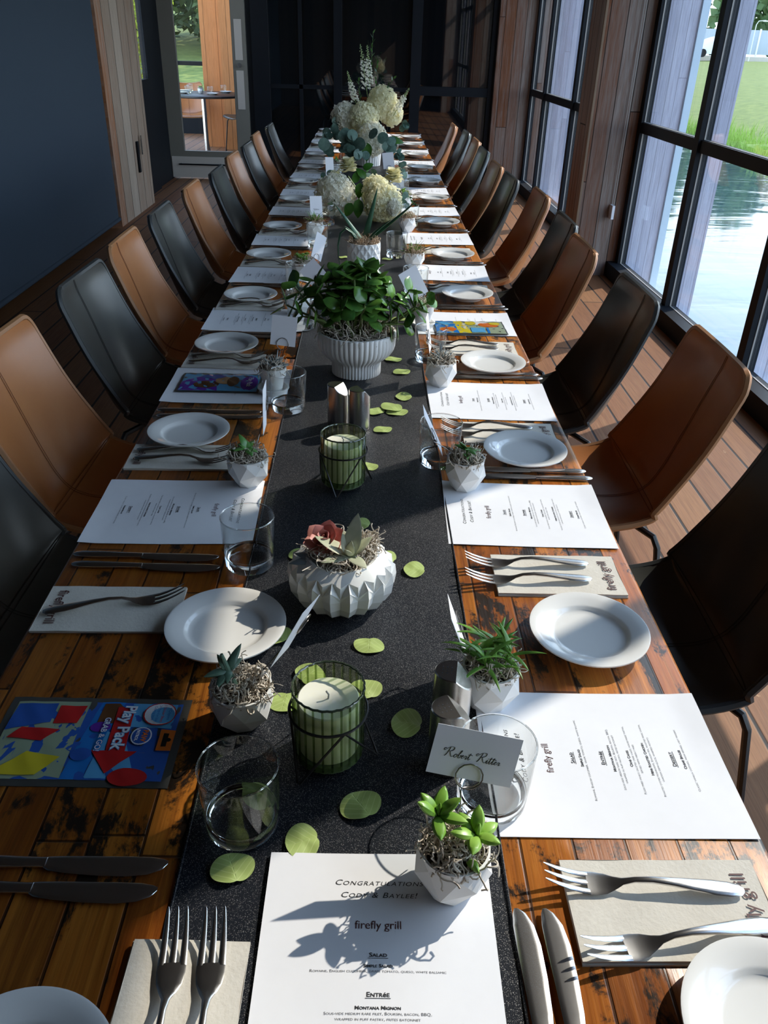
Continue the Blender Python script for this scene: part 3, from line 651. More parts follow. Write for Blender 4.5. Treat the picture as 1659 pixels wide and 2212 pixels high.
# ------------------------------------------------------------ menus
def menu_text():
    b = MB(); T = 0.1397; z = 0.0
    def ln(s_, d, size, mi, **k): put_text(b, text_geo(s_, size, **k), 0, T-d, z, 0, mi)
    ln('Congratulations', 0.0345, 0.0080, 0, shear=0.25, caps=True, xs=1.25, spacing=1.12)
    ln('Cody & Baylee!', 0.0475, 0.0080, 0, shear=0.25, caps=True, xs=1.25, spacing=1.12)
    ln('firefly grill', 0.0790, 0.0115, 2, xs=0.95)
    k = dict(caps=True, xs=1.2, bold=0.0001)
    ln('Salad', 0.1055, 0.0055, 0, **k); uline(b, 0.018, 0, T-0.1070, z)
    ln('Simple Salad', 0.1150, 0.0042, 0, **k)
    ln('Romaine, English cucumber, grape tomato, queso, white balsamic', 0.1195, 0.0034, 1, caps=True, xs=1.27)
    ln('Entrée', 0.1405, 0.0058, 0, **k); uline(b, 0.022, 0, T-0.1420, z)
    ln('Montana Mignon', 0.1510, 0.0042, 0, **k)
    ln('Sous-vide medium rare filet, Boursin, bacon, BBQ,', 0.1555, 0.0034, 1, caps=True, xs=1.27)
    ln('wrapped in puff pastry, frites batonnet', 0.1600, 0.0034, 1, caps=True, xs=1.27)
    ln('Crab Cakes', 0.1720, 0.0042, 0, **k)
    ln('Flash fried panko crusted crab cakes, house-made tartar,', 0.1765, 0.0034, 1, caps=True, xs=1.2)
    ln('served with firefly fries', 0.1810, 0.0034, 1, caps=True, xs=1.27)
    ln('Herb Roasted Chicken', 0.1930, 0.0042, 0, **k)
    ln('Roasted oyster mushrooms, English pea, roasted pearl onion,', 0.1975, 0.0034, 1, caps=True, xs=1.2)
    ln('chicken demi-glace, whipped potato', 0.2020, 0.0034, 1, caps=True, xs=1.27)
    ln('Dessert', 0.2230, 0.0058, 0, **k); uline(b, 0.024, 0, T-0.2245, z)
    ln('Crème Brulee', 0.2340, 0.0042, 0, **k)
    ln('Classic vanilla custard, fresh berries, lady fingers', 0.2385, 0.0034, 1, caps=True, xs=1.27)
    return b
def sheet_z(x, y, k):
    return 0.0006+k*(0.0010*(1+sin(x*31+1.3)*cos(y*23))+0.004*max(0, abs(y)-0.11)**1.0/0.03*max(0, sin(x*11+k)))
def make_menu(label, k=0.6):
    t = thing('menu_sheet', label, 'menu')
    b = MB(); hx, hy = 0.10795, 0.1397
    b.grid(lambda u, v: (-hx+2*hx*u, -hy+2*hy*v, sheet_z(-hx+2*hx*u, -hy+2*hy*v, k)+0.0005), 24, 30)
    b.grid(lambda u, v: (hx-2*hx*u, -hy+2*hy*v, sheet_z(hx-2*hx*u, -hy+2*hy*v, k)), 24, 30)
    b.build('paper', M_paper, t)
    m = menu_text(); m.v = [(x, y, sheet_z(x, y, k)+0.0008) for x, y, z in m.v]
    m.build('printed_text', [M_ink, M_inkg, M_maroon], t, smooth=False)
    return t

# ------------------------------------------------------------ plate, fork, knife, napkin, tumbler
def make_plate(label):
    t = thing('bread_plate', label, 'plate')
    b = MB(); b.lathe([(0.0, 0.0035), (0.042, 0.0035), (0.043, 0.0), (0.046, 0.0), (0.048, 0.0035), (0.058, 0.009), (0.072, 0.0145), (0.0800, 0.0178), (0.0820, 0.0195), (0.0818, 0.0213), (0.0795, 0.0216), (0.070, 0.0192), (0.0585, 0.0160), (0.0555, 0.0145), (0.0530, 0.0110), (0.049, 0.0090), (0.044, 0.0084), (0.0, 0.0080)], 72)
    b.build('dish', M_plate, t, ang=60); return t
def make_fork(label):
    t = thing('dinner_fork', label, 'fork')
    b = MB(); st = []
    for y, w, z, h in ((0, 0.0035, 0.004, 0.0012), (0.004, 0.0064, 0.0043, 0.0018), (0.014, 0.0082, 0.005, 0.0022), (0.03, 0.0084, 0.0065, 0.0023), (0.05, 0.0068, 0.0088, 0.0023), (0.07, 0.0048, 0.0115, 0.0024), (0.09, 0.0034, 0.0130, 0.0024), (0.107, 0.0030, 0.0118, 0.0021), (0.118, 0.0040, 0.0082, 0.0016), (0.126, 0.0075, 0.0050, 0.0012), (0.134, 0.0110, 0.0033, 0.0010), (0.144, 0.0126, 0.0030, 0.0009), (0.152, 0.0126, 0.0036, 0.0009)):
        st.append((Vector((0, y-0.097, z)), w, h))
    b.strip(st, 12, p=2.2); b.build('handle', M_steel, t, ang=60)
    b = MB()
    for i in range(3):
        x = (i-1)*0.0093; s2 = []
        for y, w, z, h, xx in ((0.150, 0.0034, 0.0034, 0.0009, x), (0.158, 0.0031, 0.0045, 0.0009, x*0.98), (0.170, 0.0028, 0.0080, 0.0009, x*0.96), (0.182, 0.0022, 0.0128, 0.0008, x*0.93), (0.192, 0.0014, 0.0178, 0.0007, x*0.91), (0.195, 0.0005, 0.0195, 0.0004, x*0.91)):
            s2.append((Vector((xx, y-0.097, z)), w, h))
        b.strip(s2, 8, p=2.6)
    b.build('tines', M_steel, t, ang=60); return t
def make_knife(label):
    t = thing('dinner_knife', label, 'knife'); b = MB(); st = []
    for y, w, h in ((0, 0.003, 0.0012), (0.004, 0.0064, 0.0024), (0.015, 0.0080, 0.0032), (0.04, 0.0080, 0.0034), (0.075, 0.0064, 0.0033), (0.102, 0.0056, 0.0031), (0.108, 0.0062, 0.0028)): st.append((Vector((0, y-0.113, 0.0036)), w, h))
    b.strip(st, 12, p=2.2); b.build('handle', M_steel, t, ang=60)
    b = MB(); st = []
    for y, w, h, x in ((0.106, 0.0058, 0.0020, 0), (0.112, 0.0080, 0.0014, 0.001), (0.13, 0.0096, 0.0011, 0.002), (0.16, 0.0108, 0.0010, 0.003), (0.19, 0.0112, 0.0009, 0.003), (0.21, 0.0098, 0.0009, 0.0018), (0.222, 0.0062, 0.0008, 0), (0.227, 0.002, 0.0005, -0.002)): st.append((Vector((x, y-0.113, 0.0036)), w, h))
    b.strip(st, 10, p=3.0); b.build('blade', M_steel, t, ang=60); return t
def make_napkin(label):
    t = thing('paper_napkin', label, 'napkin'); b = MB(); hx, hy = 0.052, 0.0975
    for k, (z0, z1, dx) in enumerate(((0, 0.0022, 0.0), (0.0026, 0.0050, 0.0018))):
        def f(u, v, z=z1, d=dx): x = -hx+2*hx*u+d; y = -hy+2*hy*v; return (x, y, z+0.0004*sin(x*60+y*20)+0.0003*sin(y*90))
        b.grid(f, 10, 18)
        def g(u, v, z=z0, d=dx): x = hx-2*hx*u+d; y = -hy+2*hy*v; return (x, y, z)
        b.grid(g, 10, 18)
        for s_ in (-1, 1):
            b.add([(s_*hx+dx, -hy, z0), (s_*hx+dx, hy, z0), (s_*hx+dx, hy, z1), (s_*hx+dx, -hy, z1)], [(0, 1, 2, 3) if s_ > 0 else (3, 2, 1, 0)])
            b.add([(-hx+dx, s_*hy, z0), (hx+dx, s_*hy, z0), (hx+dx, s_*hy, z1), (-hx+dx, s_*hy, z1)], [(3, 2, 1, 0) if s_ > 0 else (0, 1, 2, 3)])
    b.build('folded_paper', M_linen, t, ang=50)
    m = MB(); put_text(m, text_geo('firefly grill', 0.0205, xs=0.95, bold=0.00012), 0.0, -hy+0.014, 0.0060); m.build('printed_name', M_maroon, t, smooth=False)
    return t
def make_tumbler(label):
    t = thing('glass_tumbler', label, 'glass')
    b = MB(); b.lathe([(0.0378, 0.013), (0.0395, 0.04), (0.0408, 0.086), (0.0402, 0.0872), (0.0396, 0.086), (0.0383, 0.04), (0.0366, 0.016)], 48)
    b.build('glass_wall', M_tumbler, t)
    b = MB(); b.tube([(0.0402*cos(a*pi/24), 0.0402*sin(a*pi/24), 0.0868) for a in range(48)], 0.0009, 6, closed=True); b.build('rim', M_base, t)
    b = MB(); b.lathe([(0.0, 0.001), (0.030, 0.0006), (0.0345, 0.0014), (0.0372, 0.005), (0.0380, 0.0175), (0.0365, 0.0205), (0.030, 0.0165), (0.018, 0.0150), (0.0, 0.0146)], 48)
    b.build('glass_base', M_base, t); return t

# ------------------------------------------------------------ moss, pots and small plants
def moss_mesh(seed, R, n, h=0.010, over=0.25, L=1.0, z0=0.0, r=0.0006):
    rd = random.Random(seed); b = MB()
    for i in range(n):
        a = rd.uniform(0, 2*pi); rr = R*math.sqrt(rd.random())
        p = Vector((rr*cos(a), rr*sin(a), z0+h*(1-(rr/R)**2)*rd.uniform(0.4, 1.2))); out = rd.random() < over
        th = rd.uniform(0, 2*pi) if not out else a+rd.uniform(-0.6, 0.6); el = rd.uniform(-0.3, 0.9); k1 = rd.uniform(-1.1, 1.1); k2 = rd.uniform(-0.7, 0.4)
        pts = [p.copy()]; st = rd.uniform(0.0018, 0.0034)*L; ns = rd.randint(7, 12)
        for j in range(ns):
            th += k1*0.75; el += k2*0.35+rd.uniform(-0.35, 0.35)
            if rd.random() < 0.25: k1 = rd.uniform(-1.2, 1.2)
            q = pts[-1]+Vector((cos(th)*cos(el), sin(th)*cos(el), sin(el)))*st
            rad = math.hypot(q.x, q.y)
            lim = z0-0.001 if rad < R*0.95 else z0-0.001-(rad-R)*1.0
            q.z = max(q.z, lim, 0.003); q.z = min(q.z, z0+h*2.4)
            if rad > R*(1.05 if not out else 1.5): th += 2.0
            pts.append(q)
        b.tube(pts, r*rd.uniform(0.7, 1.2), 4, caps=False)
    return b
def facet_pot(mb, n=7, rb=0.023, rm=0.0385, rt=0.0345, zm=0.030, zt=0.060):
    n2 = n*4; v0 = [(rb*cos(2*pi*k/n), rb*sin(2*pi*k/n), 0) for k in range(n)]
    v1 = [(rm*cos(2*pi*(k+.5)/n), rm*sin(2*pi*(k+.5)/n), zm+(0.004 if k % 2 else -0.005)) for k in range(n)]
    v2 = [(rt*1.02*cos(2*pi*k/n), rt*1.02*sin(2*pi*k/n), zm+0.022) for k in range(n)]
    tp = [(rt*cos(2*pi*k/n2), rt*sin(2*pi*k/n2), zt) for k in range(n2)]; ti = [(x*0.93, y*0.93, z) for x, y, z in tp]; bi = [(x*0.88, y*0.88, zt-0.012) for x, y, z in tp]
    vs = v0+v1+v2+tp+ti+bi; fs = [tuple(range(n-1, -1, -1))]
    o1, o2, o3 = n, 2*n, 3*n; o4 = o3+n2; o5 = o4+n2
    for k in range(n):
        k2 = (k+1) % n
        fs.append((k, k2, o1+k)); fs.append((o1+k, k2, o1+k2)); fs.append((o1+k, o2+k2, o2+k)); fs.append((o1+k, o1+k2, o2+k2))
        seg = [o3+4*k+j for j in range(4)]+[o3+(4*k+4) % n2]
        fs.append((o2+k, o2+k2, seg[4], seg[3], seg[2], seg[1], seg[0]))
    for k in range(n2):
        k2 = (k+1) % n2; fs.append((o3+k, o3+k2, o4+k2, o4+k)); fs.append((o4+k, o4+k2, o5+k2, o5+k))
    fs.append(tuple(range(o5, o5+n2)))
    mb.add(vs, fs)
def rosette(b, c, n, L, W, T, rd, lift=0.5, rings=3, bend=0.3, up=Vector((0, 0, 1)), **k):
    for i in range(n):
        a = i*2.4+rd.uniform(-0.15, 0.15); t = i/n; el = lift+(1.25-lift)*t
        d = Vector((cos(a)*cos(el), sin(a)*cos(el), sin(el)))
        if (up-Vector((0, 0, 1))).length > 0.01: d = Vector((0, 0, 1)).rotation_difference(up) @ d
        s_ = 1-0.45*t; b.leaf(Vector(c)+d*0.002, d, up, L*s_, W*s_, T, bend, 7, 6, **k)
def plant(kind, seed):
    rd = random.Random(seed); b = MB(); g = G_mid
    if kind == 'jelly':      # stubby lance leaves on two stems
        g = G_lime
        for c, lean in (((-0.014, 0.014, 0.034), (-0.35, 0.2)), ((0.016, -0.010, 0.024), (0.35, -0.3))):
            c = Vector(c); b.tube([(c.x*0.3, c.y*0.3, 0), c*0.7, c], 0.0016, 6)
            for i in range(6):
                a = i*2*pi/6*1.03+rd.uniform(-0.3, 0.3); el = rd.uniform(0.05, 1.0)
                b.leaf(c, (cos(a)*cos(el), sin(a)*cos(el), sin(el)), (0, 0, 1), rd.uniform(0.025, 0.031), 0.0066, 0.0042, 0.12, 10, 8, tip=0.95)
            b.leaf(c, (0.2, 0.1, 1), (1, 0, 0), 0.014, 0.004, 0.003, 0, 7, 8)
        b.leaf((0.006, -0.02, 0.006), (0.1, -0.8, 0.25), (0, 0, 1), 0.018, 0.0048, 0.0036, 0.3, 7, 8)
    elif kind == 'sparse':
        g = G_blue; c = Vector((-0.012, 0.006, 0.030)); b.tube([(-0.004, 0, 0), (-0.009, 0.003, 0.015), c, c+Vector((-0.004, 0.004, 0.022))], [0.004, 0.0045, 0.004, 0.002], 8)
        for d, L in (((-1, 0.1, 0.1), 0.028), ((0.9, 0.5, 0.7), 0.034), ((-1, -0.6, -0.35), 0.026), ((0.8, 0.2, 0.2), 0.022), ((-0.3, 0.5, 1.0), 0.022), ((-0.5, -0.9, -0.3), 0.018)):
            b.leaf(c, d, (0, 0, 1), L, 0.006, 0.0035, 0.15, 8, 8)
    elif kind == 'slender':
        g = G_grass
        for st in range(5):
            a0 = rd.uniform(0, 6.28); c = Vector((cos(a0)*0.014, sin(a0)*0.014, 0.0)); top = c*1.5+Vector((0, 0, rd.uniform(0.018, 0.034)))
            b.tube([c, top], 0.0016, 6)
            for i in range(11):
                a = rd.uniform(0, 6.28); el = rd.uniform(0.15, 1.1); t = rd.uniform(0.35, 1)
                b.leaf(c.lerp(top, t), (cos(a)*cos(el), sin(a)*cos(el), sin(el)), (0, 0, 1), rd.uniform(0.030, 0.054), 0.0032, 0.0011, rd.uniform(0.4, 1.3), 9, 5)
    elif kind == 'broad':
        g = G_mid; c = Vector((0.0, 0.0, 0.020)); b.tube([(0, 0, 0), c], 0.003, 6)
        for i, (a, el, L) in enumerate(((1.5, 0.95, 0.030), (3.0, 0.25, 0.028), (0.3, 0.25, 0.027), (-1.2, -0.05, 0.022), (4.3, 0.0, 0.028), (2.2, 0.6, 0.018), (0.9, 0.8, 0.017))):
            b.leaf(c, (cos(a)*cos(el), sin(a)*cos(el), sin(el)), (0, 0, 1), L, 0.0075, 0.0022, 0.25, 8, 6, fold=0.15)
        c2 = Vector((-0.016, 0.012, 0.016)); b.tube([(-0.01, 0.008, 0), c2], 0.002, 6)
        rosette(b, c2, 6, 0.012, 0.0035, 0.0015, rd, 0.2)
    elif kind == 'grass':
        g = G_grass
        for i in range(46):
            a = rd.uniform(0, 6.28); r0 = rd.uniform(0, 0.012); el = rd.uniform(0.45, 1.4)
            b.leaf((r0*cos(a), r0*sin(a), 0), (cos(a)*cos(el), sin(a)*cos(el), sin(el)), (0, 0, 1), rd.uniform(0.03, 0.055), 0.0019, 0.0007, rd.uniform(0.2, 0.9), 6, 4)
    elif kind == 'echeveria':
        g = G_pale; rosette(b, (0, 0, 0.006), 18, 0.032, 0.0080, 0.0018, rd, 0.25, fold=0.2)
    elif kind == 'haworthia':
        g = G_grey; rosette(b, (0, 0, 0.004), 17, 0.040, 0.0055, 0.0025, rd, 0.3, bend=0.15)
        b.leaf((0.006, 0.004, 0.01), (0.25, 0.3, 1), (1, 0, 0), 0.035, 0.004, 0.002, 0.1)
    elif kind == 'fuzzy':
        g = G_fuzzy
        for i in range(14):
            a = i*2.4; el = 0.15+0.07*i; b.leaf((0, 0, 0.006), (cos(a)*cos(el), sin(a)*cos(el), sin(el)), (0, 0, 1), 0.036-0.001*i, 0.0065, 0.0038, 0.25, 8, 8)
    elif kind == 'sedum':
        g = G_lime
        for i in range(26):
            a = rd.uniform(0, 6.28); r0 = rd.uniform(0, 0.024); h = rd.uniform(0.008, 0.03); c = Vector((r0*cos(a), r0*sin(a), h)); b.tube([(c.x*0.6, c.y*0.6, 0), c], 0.001, 4)
            rosette(b, c, 5, 0.010, 0.0032, 0.0014, rd, 0.1)
    return b, g
POTC = {}
PROTOS = {}
def make_pot(kind, style, moss, seed, label, loc, rz):
    t = thing('potted_succulent', label, 'potted plant', loc, rz, 'small potted succulents at the place settings'); zt = 0.060
    b = MB()
    if style == 'facet': facet_pot(b, 7); b.build('pot', M_pot, t, smooth=False); R = 0.031
    elif style == 'facet_wide': facet_pot(b, 8, 0.022, 0.0375, 0.0365, 0.026, 0.055); b.build('pot', M_pot, t, smooth=False); R = 0.033; zt = 0.055
    else:
        b.lathe([(0.0, 0.004), (0.0195, 0.004), (0.0265, 0.042), (0.0295, 0.042), (0.0312, 0.062), (0.0285, 0.062), (0.0265, 0.050), (0, 0.050)], 40); b.build('pot', M_pot, t, ang=35); R = 0.027; zt = 0.061
        b = MB(); b.lathe([(0.0, 0.0), (0.029, 0.0), (0.0345, 0.012), (0.0365, 0.0125), (0.0362, 0.015), (0.0325, 0.015), (0.0275, 0.004), (0.0, 0.004)], 40); b.build('saucer', M_pot, t, ang=35)
    b = MB(); b.lathe([(0, zt-0.004), (R*0.98, zt-0.007)], 24); b.build('soil', M_soil, t)
    pb, g = plant(kind, seed); pb.v = [(x, y, z+zt-0.005) for x, y, z in pb.v]; pb.build('leaves', g, t)
    if moss: mo = moss_mesh(seed, R, 230, 0.010, 0.3, 1.15, z0=zt-0.004, r=0.00085); mo.build('moss', M_moss if moss == 1 else M_mossb, t)
    return t
def pot(kind, style, moss, x, y, rz, label, z=TT, seed=1):
    key = (kind, style, moss)
    if key in PROTOS: return dup(PROTOS[key], (x, y, z), rz, label)
    PROTOS[key] = make_pot(kind, style, moss, seed, label, (x, y, z), rz); return PROTOS[key]

# ------------------------------------------------------------ place settings
P_plate = P_fork = P_knife = P_nap = P_menu = P_tumb = None
PR = {}
def put(kind, maker, loc, rz, label, group, rx=0.0):
    if kind in PR: o = dup(PR[kind], loc, rz, label, group)
    else:
        o = PR[kind] = maker(label); o.location = loc; o.rotation_euler = (0, 0, rz); o['group'] = group
    if rx: o.rotation_euler = (rx, 0, rz)
    return o
RG = [0.66, 1.22, 1.73, 2.31, 2.90, 3.46, 4.07, 4.67, 5.17, 5.80, 6.42, 6.97, 7.50]
RP = [0.352, 0.878, 1.434, 1.946, 2.563, 3.107, 3.72, 4.342, 4.90, 5.46, 6.10, 6.70, 7.24]     # plates, window side
LG = [0.68, 1.21, 1.79, 2.30, 2.80, 3.36, 3.98, 4.50, 5.10, 5.72, 6.35, 6.95, 7.42]
LP = [0.877, 1.502, 2.042, 2.507, 3.052, 3.567, 4.232, 4.806, 5.38, 6.0, 6.64, 7.20, 7.68]
RS = random.Random(12)
def setting(side, i):
    sg = 1 if side == 'window' else -1                       # u (diner's right) = +y on the window side
    y0 = (RG if sg > 0 else LG)[i]; rz = pi/2*sg; j = lambda a=0.004: RS.uniform(-a, a)
    who = '%s setting from the camera, %s side' % (ordn[i], 'window' if sg > 0 else 'shade')
    xm = 0.281 if sg > 0 else -0.322
    xo = 0.419 if sg > 0 else -0.460                           # table edge
    first_left = (sg < 0 and i == 0)
    zf = 0
    if not first_left:
        put('menu' if i % 2 else 'menu', lambda l: make_menu(l), (xm, y0, TT), rz+RS.uniform(-0.03, 0.03), 'white printed menu sheet at the %s' % who, 'printed menus')
    pl = (RP if sg > 0 else LP)[i]
    xp = {('window', 0): 0.352, ('window', 1): 0.313, ('shade', 0): -0.186, ('shade', 1): -0.358}.get((side, i), (0.315 if sg > 0 else -0.367)+j())
    yn = y0-sg*0.195
    zp = TT
    if sg > 0:
        xn = 0.300; yn = {0: 0.470, 1: 1.027, 2: 1.545, 3: 2.085, 4: 2.675, 5: 3.225}.get(i, RP[i]+0.125)
    else:
        xn = -0.357; yn = {0: 0.928, 1: 1.410, 2: 1.950, 3: 2.440, 4: 2.965, 5: 3.49}.get(i, y0+0.165)
    put('napkin', make_napkin, (xn, yn, TT), rz+RS.uniform(-0.02, 0.02), 'folded cream paper napkin at the %s' % who, 'folded paper napkins')
    if sg > 0 and i >= 2 and abs(pl-yn) < 0.13: zp = TT+0.0056
    put('plate', make_plate, (xp, pl, zp), 0, 'white round bread plate at the %s' % who, 'white bread plates')
    fz = TT+0.0058
    forks = [(-0.020, 0.0, 0.0), (0.022, 0.0, 0.0)]
    if (side, i) == ('window', 0):
        put('fork', make_fork, (0.278, 0.492, fz), pi/2-0.05, 'polished steel fork, upper of two on the nearest napkin by the window side edge', 'steel forks')
        put('fork', make_fork, (0.298, 0.438, fz), pi/2+0.16, 'polished steel fork, lower of two on the nearest napkin by the window side edge', 'steel forks')
    elif (side, i) == ('shade', 0):
        put('fork', make_fork, (-0.352, 0.931, fz), -pi/2+0.22, 'dark single steel fork across the nearest napkin on the navy shade side', 'steel forks')
    else:
        for k, (du, _, _) in enumerate(forks):
            xf = (0.252 if sg > 0 else -0.348)+0.004*k
            put('fork', make_fork, (xf, yn+sg*du+j(0.002)+0.002*sg, fz), rz+RS.uniform(-0.05, 0.05), 'steel fork, %s of two, at the %s' % (('nearer', 'farther')[k if sg > 0 else 1-k], who), 'steel forks')
    # knives
    if sg > 0: ky = {0: None, 1: 1.365, 2: 1.885, 3: 2.47, 4: 3.035, 5: 3.62}.get(i, y0+0.155)
    else: ky = {0: 0.503, 1: 1.050, 2: 1.62, 3: 2.16, 4: 2.67, 5: 3.22}.get(i, y0-0.145)
    if ky is not None:
        for k in (0, 1):
            xk = (0.318 if sg > 0 else -0.335)-0.006*k
            if first_left: xk = -0.306+0.004*k
            put('knife', make_knife, (xk, ky+(k-0.5)*0.028, TT+0.0003), rz+(pi if 0 else 0)+RS.uniform(-0.03, 0.03), 'steel table knife, %s of two, at the %s' % (('nearer', 'farther')[k], who), 'steel table knives')
for i in range(13): setting('window', i)
for i in range(13): setting('shade', i)
# the head of the table, nearest the camera
put('menu', make_menu, (0.019, 0.388, TT+0.0035), -0.012, 'white printed menu sheet at the head of the table, nearest the camera', 'printed menus')
put('plate', make_plate, (-0.262, 0.305, TT), 0, 'white round bread plate at the near left corner of the picture', 'white bread plates')
put('napkin', make_napkin, (-0.1515, 0.338, TT+0.0030), -0.02, 'folded cream paper napkin under two forks at the head of the table', 'folded paper napkins')
put('fork', make_fork, (-0.158, 0.357, TT+0.0088), 0.05, 'steel fork, left of the pair pointing up at the head of the table', 'steel forks')
put('fork', make_fork, (-0.124, 0.357, TT+0.0088), 0.05, 'steel fork, right of the pair pointing up at the head of the table', 'steel forks')
put('knife', make_knife, (0.156, 0.356, TT+0.0018), 0.03, 'steel table knife, left of the pair right of the nearest menu', 'steel table knives')
put('knife', make_knife, (0.183, 0.356, TT+0.0018), 0.03, 'steel table knife, right of the pair right of the nearest menu', 'steel table knives')

# tumblers
TW = [(-0.121, 0.566, 'standing on the runner at the near left'), (0.143, 0.600, 'behind the name card with script writing'), (-0.176, 1.047, 'beside the second menu on the navy shade side'), (-0.171, 1.655, 'in front of the left white pot with saucer'),
      (0.143, 1.408, 'behind the second white pot on the window side'), (0.160, 1.99, 'before the white saucer pot on the window side'), (-0.185, 2.235, 'half hidden by the leafy ribbed bowl at left'), (-0.225, 2.62, 'left of the leafy bowl with a card before it'), (0.150, 2.60, 'right behind the leafy bowl on the window side'),
      (0.103, 3.12, 'right of the diamond patterned pot'), (-0.200, 3.25, 'left of the aloe, navy shade side'), (0.174, 3.70, 'behind the sixth pot on the window side'), (-0.190, 3.68, 'left of the low flower arrangement'), (0.16, 4.45, 'right of the low flower arrangement'), (-0.19, 4.85, 'left between the two flower arrangements'), (0.13, 5.15, 'beside the tall flower arrangement on the window side'), (-0.15, 5.55, 'beside the tall flower arrangement on the navy shade side'), (0.15, 6.05, 'behind the tall flower arrangement')]
for x, y, l in TW: put('tumbler', make_tumbler, (x, y, TT+0.002), RS.uniform(0, 6), 'clear heavy-based glass tumbler %s' % l, 'glass tumblers')

# small pots
G = 'small white faceted pot'
pot('jelly', 'facet', 1, 0.090, 0.495, 0.3, 'white faceted pot with stubby lime green leaves on the nearest menu', TT+0.005, 1)
pot('sparse', 'facet_wide', 1, -0.141, 0.715, 0.6, 'white faceted pot with sparse blue green leaves left of the near candle', TT+0.002, 2)
pot('slender', 'facet', 1, 0.157, 0.751, 0.1, 'white faceted pot with slender drooping green leaves beside the first menu, window side', TT+0.002, 3)
pot('broad', 'facet_wide', 1, -0.213, 1.312, 0.9, 'white faceted pot with pointed green leaves on the second menu, navy shade side', TT+0.002, 4)
pot('broad', 'facet', 1, 0.183, 1.312, 2.2, 'white faceted pot with pointed green leaves on the second menu, window side', TT+0.002, 4)
pot('haworthia', 'saucer', 1, -0.214, 1.752, 0, 'smooth white pot on a saucer with grey pointed leaves and a card wire', TT+0.0015, 5)
pot('haworthia', 'facet', 1, 0.176, 1.823, 1.0, 'white faceted pot with grey striped leaves on the third menu, window side', TT+0.002, 6)
pot('fuzzy', 'saucer', 1, 0.157, 2.270, 0, 'smooth white pot on a saucer with fuzzy pale green leaves, window side', TT+0.002, 7)
pot('sparse', 'facet_wide', 1, -0.208, 2.370, 2.4, 'white faceted pot on the fourth menu, left of the leafy ribbed bowl', TT+0.002, 2)
pot('sedum', 'facet', 1, -0.222, 2.752, 0.5, 'white faceted pot on the fifth menu, navy shade side', TT+0.002, 8)
pot('grass', 'facet_wide', 2, 0.163, 2.965, 0.2, 'white faceted pot with spiky bright green grass tuft, window side', TT+0.002, 9)
pot('echeveria', 'facet', 2, 0.160, 3.585, 0.4, 'white faceted pot with pale rosette, behind the grass pot on the window side', TT+0.002, 10)
pot('grass', 'facet', 2, -0.222, 3.44, 1.4, 'white faceted pot with dark grassy leaves, navy shade side left of the aloe', TT+0.002, 11)
pot('sedum', 'facet_wide', 1, 0.170, 4.17, 1.4, 'white faceted pot with lime sprigs right of the low flower arrangement', TT+0.002, 12)
pot('grass', 'facet', 2, -0.215, 4.35, 2.4, 'white faceted pot with grassy leaves left of the low flower arrangement', TT+0.002, 11)
pot('echeveria', 'facet', 2, 0.18, 4.95, 0.4, 'white faceted pot with pale rosette near the tall flower arrangement', TT+0.002, 10)
pot('broad', 'facet', 1, -0.20, 5.20, 0.4, 'white faceted pot with green leaves left of the tall flower arrangement', TT+0.002, 10)

# ------------------------------------------------------------ name cards on wire picks
def name_card(c, dr, du, foot, label, wlabel, w=0.088, h=0.051, writing=None, ring=True):
    c = Vector(c); dr = Vector(dr).normalized(); du = Vector(du); du = (du-dr*du.dot(dr)).normalized(); nn = dr.cross(du)
    t = thing('name_card', label, 'place card', c, 0, 'name cards on wire picks')
    M4 = Matrix((dr, du, nn)).transposed().to_4x4(); M4.translation = c; t.matrix_world = M4
    b = MB(); b.box(-w/2, w/2, -h/2, h/2, -0.0002, 0.0002); b.build('card', M_card, t, smooth=False)
    if writing:
        m = MB(); writing(m); m.build('handwriting', M_ink, t)
    p = thing('card_pick', wlabel, 'card holder', (0, 0, 0), 0, 'wire picks holding name cards')
    b = MB(); rr = 0.0135; rc = c-du*(h/2-0.004)
    loop = [rc+dr*(rr*cos(a))+du*(rr*sin(a))+nn*(0.0018 if k < 15 else -0.0018) for k, a in enumerate([(-pi/2-0.3+2*pi*q/14) for q in range(29)])]
    foot = Vector(foot); mid = loop[0].lerp(foot, 0.5)+dr*0.003
    b.tube([foot, mid, loop[0]-du*0.004]+loop, 0.0008, 6); o = b.build('wire', M_wire2, p)
    return t
